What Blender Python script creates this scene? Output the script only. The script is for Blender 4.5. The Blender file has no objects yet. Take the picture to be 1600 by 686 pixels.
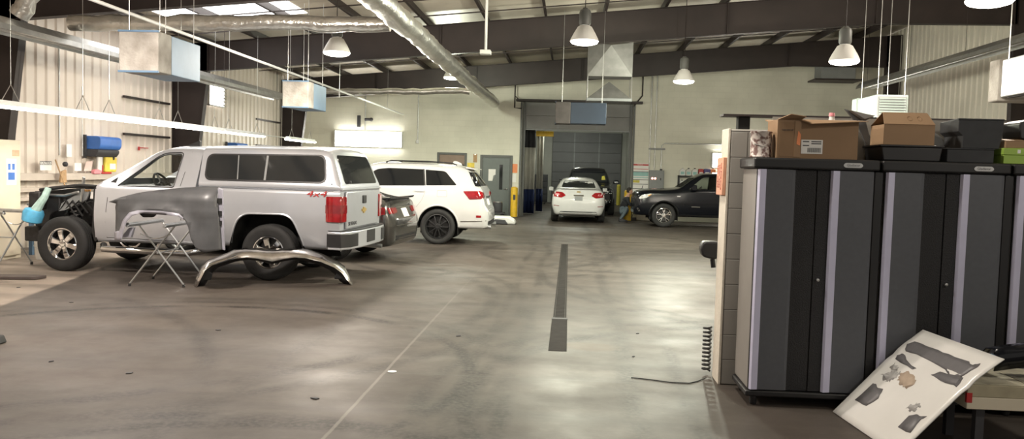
import bpy, bmesh, math, random
import numpy as np
from mathutils import Vector, Matrix
from mathutils.bvhtree import BVHTree
random.seed(7)
C = bpy.context.scene.collection
PI = math.pi
R = math.radians

# ------------------------------------------------------------------ materials
def new_mat(name):
    m = bpy.data.materials.new(name); m.use_nodes = True
    nt = m.node_tree
    return m, nt, nt.nodes['Principled BSDF'], nt.nodes, nt.links

def mat(name, col, rough=.5, metal=0., var=.06, scale=6., bump=0., bscale=60., coat=0., spec=.5, col2=None, thr=None):
    """principled material; noise varies the colour (or mixes in col2) and may add a bump"""
    m, nt, b, N, L = new_mat(name)
    b.inputs['Roughness'].default_value = rough
    b.inputs['Metallic'].default_value = metal
    b.inputs['Coat Weight'].default_value = coat
    b.inputs['Coat Roughness'].default_value = .04
    b.inputs['Specular IOR Level'].default_value = spec
    c = (*col, 1)
    b.inputs['Base Color'].default_value = c
    tc = N.new('ShaderNodeTexCoord')
    if var or col2:
        n = N.new('ShaderNodeTexNoise'); n.inputs['Scale'].default_value = scale; n.inputs['Detail'].default_value = 6
        L.new(tc.outputs['Object'], n.inputs['Vector'])
        r = N.new('ShaderNodeValToRGB')
        a, z = thr if thr else (.3, .7)
        r.color_ramp.elements[0].position = a; r.color_ramp.elements[1].position = z
        if col2:
            r.color_ramp.elements[0].color = c; r.color_ramp.elements[1].color = (*col2, 1)
        else:
            r.color_ramp.elements[0].color = (*[max(0, v*(1-var)) for v in col], 1)
            r.color_ramp.elements[1].color = (*[min(1, v*(1+var)) for v in col], 1)
        L.new(n.outputs['Fac'], r.inputs['Fac']); L.new(r.outputs['Color'], b.inputs['Base Color'])
    if bump:
        n2 = N.new('ShaderNodeTexNoise'); n2.inputs['Scale'].default_value = bscale; n2.inputs['Detail'].default_value = 4
        L.new(tc.outputs['Object'], n2.inputs['Vector'])
        bp = N.new('ShaderNodeBump'); bp.inputs['Strength'].default_value = bump; bp.inputs['Distance'].default_value = .02
        L.new(n2.outputs['Fac'], bp.inputs['Height']); L.new(bp.outputs['Normal'], b.inputs['Normal'])
    return m

def emit(name, col, s):
    m, nt, b, N, L = new_mat(name)
    b.inputs['Base Color'].default_value = (.8, .8, .8, 1)
    b.inputs['Emission Color'].default_value = (*col, 1); b.inputs['Emission Strength'].default_value = s
    return m

def clear_glass(name, tint=(.86, .89, .87), gloss=.06):
    m, nt, b, N, L = new_mat(name)
    t = N.new('ShaderNodeBsdfTransparent'); t.inputs['Color'].default_value = (*tint, 1)
    g = N.new('ShaderNodeBsdfGlossy'); g.inputs['Roughness'].default_value = .02
    mx = N.new('ShaderNodeMixShader'); mx.inputs[0].default_value = gloss
    L.new(t.outputs[0], mx.inputs[1]); L.new(g.outputs[0], mx.inputs[2])
    L.new(mx.outputs[0], N['Material Output'].inputs['Surface'])
    return m

def lens_mat(name, col, rough=.08, em=0.):
    m = mat(name, col, rough, 0, var=.25, scale=14, coat=1.)
    return m

M = {}
M['steel_dark'] = mat('red oxide steel', (.024, .0155, .014), .55, 0, .2, 2)
M['steel'] = mat('galvanised steel', (.50, .50, .49), .35, .9, .12, 8)
M['zinc'] = mat('zinc tube', (.55, .57, .58), .3, .9, .1, 12)
M['chrome'] = mat('chrome', (.75, .75, .75), .08, 1., .04, 5)
M['dkchrome'] = mat('worn chrome', (.62, .60, .58), .2, 1., .25, 6, bump=.25, bscale=7)
M['foil'] = mat('foil duct', (.62, .61, .57), .28, .85, .15, 5, bump=.9, bscale=11)
M['white_metal'] = mat('white painted metal', (.70, .70, .68), .4, 0, .05)
M['black'] = mat('black plastic', (.012, .012, .013), .45, 0, .15)
M['blackrub'] = mat('tyre rubber', (.018, .018, .018), .75, 0, .2, 9)
M['blackgloss'] = mat('black gloss paint', (.005, .006, .009), .16, 0, .05, spec=.35)
M['dark'] = mat('dark cavity', (.008, .008, .008), .8, 0, .1)
M['engine'] = mat('greasy engine metal', (.035, .034, .034), .5, .4, .5, 12)
M['silver'] = mat('silver metallic paint', (.53, .55, .59), .30, .5, .02, coat=.6)
M['whitecar'] = mat('white car paint', (.57, .57, .565), .25, 0, .02, coat=.8)
M['greycar'] = mat('dark grey metallic paint', (.055, .053, .050), .22, .55, .06, coat=1.)
M['tint'] = mat('dark tinted glass', (.010, .011, .012), .04, 0, .05, spec=.6)
M['tintgrey'] = mat('grey tinted glass', (.020, .022, .023), .06, 0, .05, spec=.6)
M['glass'] = clear_glass('clear glass')
M['redlens'] = lens_mat('red lamp lens', (.27, .006, .010))
M['darkred'] = lens_mat('dark red lamp lens', (.20, .008, .012))
M['clearlens'] = lens_mat('clear lamp lens', (.70, .70, .70))
M['amber'] = lens_mat('amber lens', (.75, .38, .10))
M['cabgrey'] = mat('grey cabinet plastic', (.092, .098, .112), .55, 0, .05, 30, bump=.05, bscale=200)
M['lav'] = mat('lavender grey trim', (.60, .60, .78), .45, .15, .05)
M['cabside'] = mat('lit grey cabinet side', (.24, .225, .205), .5, 0, .05)  # side face lightened in the colour, for the light falling on it
M['blacktex'] = mat('black textured plastic', (.014, .014, .016), .6, 0, .4, 90, bump=.5, bscale=120)
M['card'] = mat('brown cardboard', (.29, .185, .105), .8, 0, .06, 5)
M['carddk'] = mat('cardboard inside', (.25, .155, .085), .85, 0, .08, 5)
M['paper'] = mat('white paper', (.80, .79, .76), .7, 0, .03)
M['ink'] = mat('dark ink', (.05, .05, .055), .7, 0, .1)
M['yellow'] = mat('safety yellow paint', (.68, .42, .02), .5, 0, .15, 9)
M['yellowdull'] = mat('dull yellow paint', (.50, .43, .06), .55, 0, .15, 9)
M['yel2'] = mat('yellow vinyl', (.80, .62, .08), .5, 0, .15, 9)
M['orange'] = mat('orange sign', (.80, .27, .11), .6, 0, .06)
M['fadeorange'] = mat('faded orange sign', (.72, .36, .23), .6, 0, .12, 14)
M['blue'] = mat('blue plastic', (.05, .16, .50), .45, 0, .08)
M['ltblue'] = mat('light blue plastic', (.10, .42, .68), .45, 0, .2, 10)
M['palegreen'] = mat('pale green wrap', (.42, .60, .55), .5, 0, .2, 14)
M['bluepaint'] = mat('blue grey painted metal', (.105, .18, .275), .5, .1, .08)
M['blueshaded'] = mat('shaded blue grey paint', (.018, .033, .058), .55, .1, .08)  # darker copy of the blue paint: shade on the crossways filter box
M['filtershaded'] = mat('shaded dusty filter', (.10, .092, .088), .9, 0, .2, 6)  # dusty filter, darkened in the colour for the box in shade
M['duct'] = mat('dull sheet metal', (.23, .225, .215), .5, .5, .15, 5)
M['dirtyfilter'] = mat('dusty filter', (.36, .345, .315), .9, 0, 0, 3.5, col2=(.17, .155, .135), thr=(.35, .72), bump=.4, bscale=30)
M['cream'] = mat('cream paint', (.66, .60, .47), .5, 0, .06, 3)
M['creamgrime'] = mat('grimy cream paint', (.55, .52, .40), .5, 0, 0, 5, col2=(.20, .18, .13), thr=(.42, .72))
M['wood'] = mat('wood', (.42, .27, .14), .7, 0, .2, 12)
M['grey'] = mat('grey paint', (.22, .23, .23), .5, 0, .06)
M['primer'] = mat('grey primer', (.085, .087, .092), .40, .2, .2, 4)
M['primerlt'] = mat('bare pale primer', (.36, .36, .42), .4, .3, .15, 8)
M['door'] = mat('grey green door paint', (.115, .135, .130), .45, 0, .06)
M['doorframe'] = mat('dark door frame', (.10, .105, .10), .5, 0, .06)
M['brownpanel'] = mat('brown door panel', (.25, .18, .14), .6, 0, .06)
M['rollup'] = mat('dull grey door', (.20, .20, .195), .55, 0, .08, 2)
M['rollupdk'] = mat('dark grey door', (.13, .13, .135), .55, 0, .08, 2)
M['vinyl'] = mat('translucent white vinyl', (.62, .61, .56), .4, 0, .10, 4)
M['navy'] = mat('navy vinyl', (.025, .04, .12), .5, 0, .1)
M['denim'] = mat('faded denim', (.16, .21, .24), .85, 0, .25, 16)
M['shirt'] = mat('dark work shirt', (.02, .022, .026), .85, 0, .2, 16)
M['skin'] = mat('skin', (.46, .27, .19), .55, 0, .06)
M['hair'] = mat('dark hair', (.02, .015, .012), .7, 0, .2, 40)
M['red'] = mat('red plastic', (.45, .03, .03), .45, 0, .1)
M['pink'] = mat('pink plastic', (.70, .25, .28), .5, 0, .1)
M['green'] = mat('lime green box', (.30, .46, .07), .5, 0, .1)
M['greentape'] = mat('green tape', (.45, .75, .15), .5, 0, .1)
M['gold'] = mat('gold badge', (.60, .42, .14), .3, .6, .1)
M['indigo'] = mat('indigo can', (.07, .06, .22), .45, 0, .1)
M['teal'] = mat('teal print', (.30, .52, .50), .6, 0, .1)
M['hvac'] = mat('off white appliance paint', (.31, .325, .335), .45, 0, .08)
M['hvacgreen'] = mat('pale green appliance paint', (.34, .41, .385), .45, 0, .06)
M['slab'] = mat('scraped white sheet', (.74, .73, .70), .32, 0, .05, 3, coat=.3)
M['patch'] = mat('bare grey patch', (.15, .145, .15), .5, .2, .08, 20)
M['tanpatch'] = mat('tan filler patch', (.42, .33, .25), .7, 0, .1, 20)
M['smudge'] = mat('grey smudge', (.42, .41, .40), .6, 0, .15, 25)
M['paintcan'] = mat('paint splashed tin', (.62, .56, .52), .5, .2, 0, 30, col2=(.16, .09, .08), thr=(.46, .58))
M['seat'] = mat('dark grey seat fabric', (.035, .035, .038), .9, 0, .2, 30)
M['greyfoam'] = mat('charcoal box board', (.032, .034, .037), .75, 0, .15, 12)
M['bulb'] = emit('lamp lens glow', (1., .93, .80), 9)
M['tube'] = emit('fluorescent tube glow', (1., .91, .81), 15)
M['tubeoff'] = emit('wall tube glow', (1., .97, .88), 13)
M['daylight'] = emit('daylight pane', (1., .98, .95), 3.2)
M['redled'] = emit('red indicator', (1., .25, .15), 1.5)
M['whiteled'] = emit('white indicator', (1., .95, .9), 1.5)

# ------------------------------------------------------------------ object helpers
def link(name, me, m, parent=None, smooth=None):
    o = bpy.data.objects.new(name, me); C.objects.link(o)
    if m is not None:
        for x in (m if isinstance(m, (list, tuple)) else [m]):
            me.materials.append(M[x] if isinstance(x, str) else x)
    if parent is not None: o.parent = parent
    if smooth is not None:
        me.polygons.foreach_set('use_smooth', [True]*len(me.polygons))
        me.set_sharp_from_angle(angle=R(smooth))
    return o

def thing(name, label, cat, loc=(0, 0, 0), rz=0., group=None):
    o = bpy.data.objects.new(name, None); C.objects.link(o); o.empty_display_size = .1
    o.location = loc; o.rotation_euler = (0, 0, R(rz))
    return tag(o, label, cat, group)

def tag(o, label, cat, group=None):
    o['label'] = label; o['category'] = cat
    if group: o['group'] = group
    return o

def struct(o, label=None):
    o['kind'] = 'structure'
    if label: o['label'] = label
    return o

def dup(root, loc=None, rz=None, label=None):
    def cp(o, par):
        c = o.copy(); C.objects.link(c); c.parent = par
        for ch in list(o.children): cp(ch, c)
        return c
    r = cp(root, None)
    if loc is not None: r.location = loc
    if rz is not None: r.rotation_euler = (0, 0, R(rz))
    if label: r['label'] = label
    return r

class MB:
    """collects shapes; build() links them as one mesh object"""
    def __init__(s): s.v = []; s.f = []; s.mi = []; s.cm = 0
    def add(s, vs, fs):
        b = len(s.v); s.v += [tuple(v) for v in vs]
        for f in fs: s.f.append(tuple(i+b for i in f)); s.mi.append(s.cm)
        return s
    def m(s, i): s.cm = i; return s
    def box(s, a, b):
        (x0, y0, z0), (x1, y1, z1) = a, b
        return s.add([(x0,y0,z0),(x1,y0,z0),(x1,y1,z0),(x0,y1,z0),(x0,y0,z1),(x1,y0,z1),(x1,y1,z1),(x0,y1,z1)],
                     [(0,3,2,1),(4,5,6,7),(0,1,5,4),(1,2,6,5),(2,3,7,6),(3,0,4,7)])
    def obox(s, c, sx, sy, sz, rot=None):
        """box of full sizes about c, turned by matrix rot"""
        vs = []
        for z in (-.5, .5):
            for x, y in ((-.5,-.5),(.5,-.5),(.5,.5),(-.5,.5)):
                p = Vector((x*sx, y*sy, z*sz))
                if rot is not None: p = rot @ p
                vs.append(tuple(Vector(c)+p))
        return s.add(vs, [(0,3,2,1),(4,5,6,7),(0,1,5,4),(1,2,6,5),(2,3,7,6),(3,0,4,7)])
    def prism(s, pts, axis, a, b):
        """closed 2-D outline swept along axis from a to b. axis x: (y,z); y: (x,z); z: (x,y)"""
        n = len(pts)
        def P(p, t): return {'x': (t, p[0], p[1]), 'y': (p[0], t, p[1]), 'z': (p[0], p[1], t)}[axis]
        vs = [P(p, a) for p in pts]+[P(p, b) for p in pts]
        fs = [tuple(range(n))[::-1], tuple(range(n, 2*n))]+[(i, (i+1) % n, n+(i+1) % n, n+i) for i in range(n)]
        return s.add(vs, fs)
    def tube(s, path, r, n=8, caps=True, radii=None, closed=False):
        path = [Vector(p) for p in path if p is not None]; k = len(path); rings = []; up = None
        for i, p in enumerate(path):
            if closed: t = path[(i+1) % k]-path[i-1]
            else: t = path[min(i+1, k-1)]-path[max(i-1, 0)]
            t.normalize()
            if up is None:
                up = Vector((0,0,1)) if abs(t.z) < .9 else Vector((1,0,0))
            sd = t.cross(up); sd.normalize(); up = sd.cross(t); up.normalize()
            rr = radii[i] if radii else r
            rings.append([p+(sd*math.cos(2*PI*j/n)+up*math.sin(2*PI*j/n))*rr for j in range(n)])
        return s.loft(rings, caps and not closed, closed)
    def loft(s, rings, caps=True, closed=False):
        n = len(rings[0]); vs = [p for r_ in rings for p in r_]; fs = []
        k = len(rings)
        for i in range(k if closed else k-1):
            a, b = i*n, ((i+1) % k)*n
            for j in range(n): fs.append((a+j, a+(j+1) % n, b+(j+1) % n, b+j))
        if caps: fs += [tuple(range(n))[::-1], tuple(range((k-1)*n, k*n))]
        return s.add(vs, fs)
    def lathe(s, prof, c=(0,0,0), axis='z', n=24, caps=True):
        """prof: (radius, height) pairs"""
        rings = []
        for r_, h in prof:
            ring = []
            for j in range(n):
                a = 2*PI*j/n; x, y = r_*math.cos(a), r_*math.sin(a)
                p = {'z': (x, y, h), 'y': (x, h, y), 'x': (h, x, y)}[axis]
                ring.append((c[0]+p[0], c[1]+p[1], c[2]+p[2]))
            rings.append(ring)
        return s.loft(rings, caps)
    def cyl(s, a, b, r, n=12): return s.tube([a, b], r, n)
    def ball(s, c, rx, ry=None, rz=None, n=14, k=8):
        ry = ry or rx; rz = rz or rx; rings = []
        for i in range(1, k):
            t = PI*i/k
            rings.append([(c[0]+rx*math.sin(t)*math.cos(2*PI*j/n), c[1]+ry*math.sin(t)*math.sin(2*PI*j/n), c[2]+rz*math.cos(t)) for j in range(n)])
        return s.loft(rings, True)
    def sheet(s, grid):
        """open surface from rows of points"""
        n = len(grid[0]); vs = [p for r_ in grid for p in r_]; fs = []
        for i in range(len(grid)-1):
            for j in range(n-1): fs.append((i*n+j, i*n+j+1, (i+1)*n+j+1, (i+1)*n+j))
        return s.add(vs, fs)
    def mesh(s, name):
        me = bpy.data.meshes.new(name); me.from_pydata(s.v, [], s.f)
        me.polygons.foreach_set('material_index', s.mi)
        bm = bmesh.new(); bm.from_mesh(me)
        bmesh.ops.recalc_face_normals(bm, faces=bm.faces[:]); bm.to_mesh(me); bm.free()
        me.update(); return me
    def build(s, name, m, parent=None, smooth=35, bev=0., seg=2, thick=0.):
        o = link(name, s.mesh(name), m, parent, smooth)
        if thick:
            md = o.modifiers.new('t', 'SOLIDIFY'); md.thickness = thick; md.offset = 0
        if bev:
            md = o.modifiers.new('b', 'BEVEL'); md.width = bev; md.segments = seg; md.limit_method = 'ANGLE'; md.angle_limit = R(40)
        return o

def fillet(pts, r, n=5, closed=True):
    """round the corners of a 2-D outline; r a number or one per corner"""
    out = []; k = len(pts)
    for i, p in enumerate(pts):
        rr = r[i] if isinstance(r, (list, tuple)) else r
        if (not closed and i in (0, k-1)) or rr <= 0:
            out.append(tuple(p)); continue
        p = Vector(p); a = Vector(pts[i-1])-p; b = Vector(pts[(i+1) % k])-p
        la, lb = a.length, b.length
        d = min(rr, la*.48, lb*.48); A = p+a/la*d if la else p; B = p+b/lb*d if lb else p
        for j in range(n):
            t = j/(n-1); q = A*(1-t)**2+p*2*t*(1-t)+B*t*t
            out.append(tuple(q))
    return out

def bake(o):
    """apply the modifiers of o"""
    dg = bpy.context.evaluated_depsgraph_get(); dg.update()
    me = bpy.data.meshes.new_from_object(o.evaluated_get(dg))
    o.modifiers.clear(); o.data = me

def cut(o, mbs, op='DIFFERENCE'):
    tmp = []; par = o.parent; o.parent = None      # cut in the thing's own axes
    for k, mb in enumerate(mbs):
        c = link('cutter', mb.mesh('cutter'), None); tmp.append(c)
        md = o.modifiers.new('cut', 'BOOLEAN'); md.operation = op; md.object = c; md.solver = 'EXACT'
    bpy.context.view_layer.update(); bake(o); o.parent = par
    for c in tmp:
        me = c.data; bpy.data.objects.remove(c); bpy.data.meshes.remove(me)

def bvh_of(o):
    bm = bmesh.new(); bm.from_mesh(o.data); t = BVHTree.FromBMesh(bm); bm.free(); return t

DIRS = {'left': (0,-1,0), 'right': (0,1,0), 'rear': (1,0,0), 'front': (-1,0,0), 'top': (0,0,-1)}
def grid_face(bm, pts, step):
    vs = [bm.verts.new((p[0], p[1], 0)) for p in pts]; bm.faces.new(vs)
    for ax in (0, 1):
        lo = min(p[ax] for p in pts); hi = max(p[ax] for p in pts)
        k = max(1, int((hi-lo)/step))
        for i in range(1, k):
            co = [0,0,0]; no = [0,0,0]; co[ax] = lo+(hi-lo)*i/k; no[ax] = 1
            bmesh.ops.bisect_plane(bm, geom=bm.verts[:]+bm.edges[:]+bm.faces[:], plane_co=co, plane_no=no, dist=1e-6)

def decal(name, tree, pts, side, m, parent, out=.004, into=.012, step=.09, bulge=0.):
    """a thin fitted panel: the outline pts is projected along a direction onto the surface"""
    d = Vector(DIRS[side]); bm = bmesh.new(); grid_face(bm, pts, step)
    us = [p[0] for p in pts]; vs_ = [p[1] for p in pts]
    cu, cv, hu, hv = (max(us)+min(us))/2, (max(vs_)+min(vs_))/2, (max(us)-min(us))/2+1e-6, (max(vs_)-min(vs_))/2+1e-6
    base = bm.verts[:]
    ext = bmesh.ops.extrude_face_region(bm, geom=bm.faces[:])
    top = [g for g in ext['geom'] if isinstance(g, bmesh.types.BMVert)]
    def place(v, off, bul):
        u, w = v.co.x, v.co.y
        if side in ('left', 'right'): p = Vector((u, 0, w))
        elif side in ('rear', 'front'): p = Vector((0, u, w))
        else: p = Vector((u, w, 0))
        o = p-d*8
        hit, nrm, _, _ = tree.ray_cast(o, d)
        if hit is None:
            hit, nrm, _, _ = tree.find_nearest(p-d*.9); hit = p+d*((hit-p).dot(d))
        e = bul*max(0, 1-max(abs(u-cu)/hu, abs(w-cv)/hv)**2) if bul else 0
        v.co = hit-d*(off+e)
    for v in base: place(v, -into, 0)
    for v in top: place(v, out, bulge)
    bmesh.ops.recalc_face_normals(bm, faces=bm.faces[:])
    me = bpy.data.meshes.new(name); bm.to_mesh(me); bm.free()
    return link(name, me, m, parent, 40)

def text(s, size, m, parent=None, name='lettering', ext=.001, shear=0.):
    cu = bpy.data.curves.new('t', 'FONT'); cu.body = s; cu.size = size; cu.extrude = ext; cu.align_x = 'CENTER'; cu.align_y = 'CENTER'; cu.shear = shear
    cu.resolution_u = 3
    t = bpy.data.objects.new('t', cu); C.objects.link(t); bpy.context.view_layer.update()
    me = bpy.data.meshes.new_from_object(t.evaluated_get(bpy.context.evaluated_depsgraph_get()))
    bpy.data.objects.remove(t); bpy.data.curves.remove(cu)
    me.materials.clear()
    return link(name, me, m, parent)

def face_rot(side):
    """rotation that makes flat lettering (in x,y) read from the given world side"""
    return {'-y': (R(90), 0, 0), '+x': (R(90), 0, R(90)), '-x': (R(90), 0, R(-90)), '+y': (R(90), 0, R(180)), '+z': (0, 0, 0)}[side]

def smoothstep_interp(xs, ys, x):
    """monotone cubic through the stations"""
    n = len(xs)
    if x <= xs[0]: return ys[0]
    if x >= xs[-1]: return ys[-1]
    i = max(k for k in range(n-1) if xs[k] <= x)
    h = [xs[k+1]-xs[k] for k in range(n-1)]; dl = [(ys[k+1]-ys[k])/h[k] for k in range(n-1)]
    def slope(k):
        if k == 0: return dl[0]
        if k == n-1: return dl[-1]
        if dl[k-1]*dl[k] <= 0: return 0.
        return 2*dl[k-1]*dl[k]/(dl[k-1]+dl[k])
    t = (x-xs[i])/h[i]; m0, m1 = slope(i)*h[i], slope(i+1)*h[i]
    return (2*t**3-3*t*t+1)*ys[i]+(t**3-2*t*t+t)*m0+(-2*t**3+3*t*t)*ys[i+1]+(t**3-t*t)*m1
# ------------------------------------------------------------------ vehicles
def ring_of(st, rs, rt):
    x, zb, wb, zm, wm, zs, ws, zt, wt, cr = st
    half = [(0, zb), (wb, zb), (wm, zm), (ws, zs), (wt, zt), (wt*.5, zt+cr*.8), (0, zt+cr)]
    h = fillet(half, [0, .08, .2, rs, rt, .1, 0], 6, closed=False)
    full = h+[(-y, z) for y, z in h[-2:0:-1]]
    return [(x, y, z) for y, z in full]

def car_loft(stations, rs=.05, rt=.12, dx=.06):
    xs = [s[0] for s in stations]; X = set(xs); a = xs[0]
    for p, q in zip(xs, xs[1:]):
        k = max(1, int(round((q-p)/dx)))
        for i in range(k): X.add(p+(q-p)*i/k)
    mb = MB(); rings = []
    for x in sorted(X):
        st = [x]+[smoothstep_interp(xs, [s[c] for s in stations], x) for c in range(1, 10)]
        rings.append(ring_of(st, rs, rt))
    mb.loft(rings); return mb

def arch_poly(x, z, r, n=18, flat=None):
    pts = [(x+r*math.cos(PI*i/n), z+r*math.sin(PI*i/n)) for i in range(n+1)]
    return pts+[(x-r, -.2), (x+r, -.2)]

def wheel_well(parent, poly, side, y0, y1):
    mb = MB(); cx = sum(p[0] for p in poly)/len(poly); pts = [(cx+(p[0]-cx)*.985, max(.22, p[1]-.008)) for p in poly]
    n = len(pts)
    a, b = side*y1, side*y0
    vs = [(p[0], a, p[1]) for p in pts]+[(p[0], b, p[1]) for p in pts]
    mb.add(vs, [tuple(range(n, 2*n))]+[(i, (i+1) % n, n+(i+1) % n, n+i) for i in range(n-2)])
    return mb.build('wheel_well', 'dark', parent, 60)

def wheel(parent, x, y, side, r, w, rr, style, rim_m, z=None):
    """y: centre plane of the tyre; side +1 or -1 = the way the rim faces"""
    z = r+.001 if z is None else z
    t = MB(); h = w/2
    prof = [(rr, -h*.72), (rr+.012, -h*.86), ((r+rr)/2, -h), (r-.03, -h*.96), (r-.006, -h*.80), (r, -h*.62)]
    for k in (-.45, -.15, .15, .45):
        prof += [(r, h*(k-.11)), (r-.009, h*(k-.09)), (r-.009, h*(k-.02)), (r, h*k)]
    prof += [(r, h*.62), (r-.006, h*.80), (r-.03, h*.96), ((r+rr)/2, h), (rr+.012, h*.86), (rr, h*.72), (rr-.01, 0), (rr, -h*.72)]
    t.lathe(prof, axis='y', n=48, caps=False)
    o = t.build('tire', 'blackrub', parent, 40); o.location = (x, y, z)
    m = MB(); s = side
    m.lathe([(rr-.002, -s*h*.7), (rr-.002, s*h*.70), (rr+.008, s*h*.83), (rr-.006, s*h*.86), (rr-.022, s*h*.70), (rr-.03, s*h*.45), (rr-.03, -s*h*.7), (rr-.002, -s*h*.7)], axis='y', n=48, caps=False)
    yf = s*h*.62
    hub = rr*.30
    m.lathe([(.001, yf+s*.02), (hub*.55, yf+s*.022), (hub*.62, yf+s*.005), (hub, yf), (hub*1.05, yf-s*.04), (.001, yf-s*.04)], axis='y', n=24, caps=False)
    def spoke(a, w0, w1, tilt=0.):
        ca, sa = math.cos(a), math.sin(a); rg = []
        for rad, ww, yy in ((hub*.8, w0, yf), (rr*.65, (w0+w1)/2, yf+s*.004), (rr-.015, w1, yf-s*.012)):
            q = []
            for du, dy in ((-ww, 0), (-ww*.7, s*.012), (ww*.7, s*.012), (ww, 0), (ww*.8, -s*.035), (-ww*.8, -s*.035)):
                du += tilt*(rad-hub)
                q.append((ca*rad-sa*du, yy+dy, sa*rad+ca*du))
            rg.append(q)
        m.loft(rg)
    if style == 'six':
        for k in range(6): spoke(2*PI*k/6+.25, rr*.15, rr*.22)
        for k in range(6):
            a = 2*PI*k/6; m.lathe([(.001, yf+s*.012), (.013, yf+s*.012), (.013, yf-s*.01)], (math.cos(a)*hub*.75, 0, math.sin(a)*hub*.75), 'y', 8, False)
    elif style == 'five':
        for k in range(5):
            spoke(2*PI*k/5+.3, rr*.07, rr*.08, .28); spoke(2*PI*k/5+.3, rr*.07, rr*.08, -.28)
    else:
        for k in range(10): spoke(2*PI*k/10, rr*.055, rr*.065)
    rim = m.build('rim', rim_m, o, 30)
    d = MB(); d.lathe([(.001, 0), (rr-.04, 0), (rr-.04, -s*.02), (.001, -s*.02)], axis='y', n=32, caps=False)
    d.build('brake_disc', 'engine', o, 30)
    return o

def rbox(name, a, b, m, parent, bev=.012, seg=2):
    return MB().box(a, b).build(name, m, parent, 40, bev, seg)

def ribbon(tree, pts, side, w, m, parent, name='panel_gap', out=.0012):
    """a thin fitted line along pts"""
    L_, R_ = [], []
    for i, p in enumerate(pts):
        a = Vector(pts[max(i-1, 0)]); b = Vector(pts[min(i+1, len(pts)-1)]); t = (b-a).normalized(); nn = Vector((-t.y, t.x))*w/2
        L_.append(tuple(Vector(p)+nn)); R_.append(tuple(Vector(p)-nn))
    return decal(name, tree, L_+R_[::-1], side, m, parent, out, .002, .3)

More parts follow.
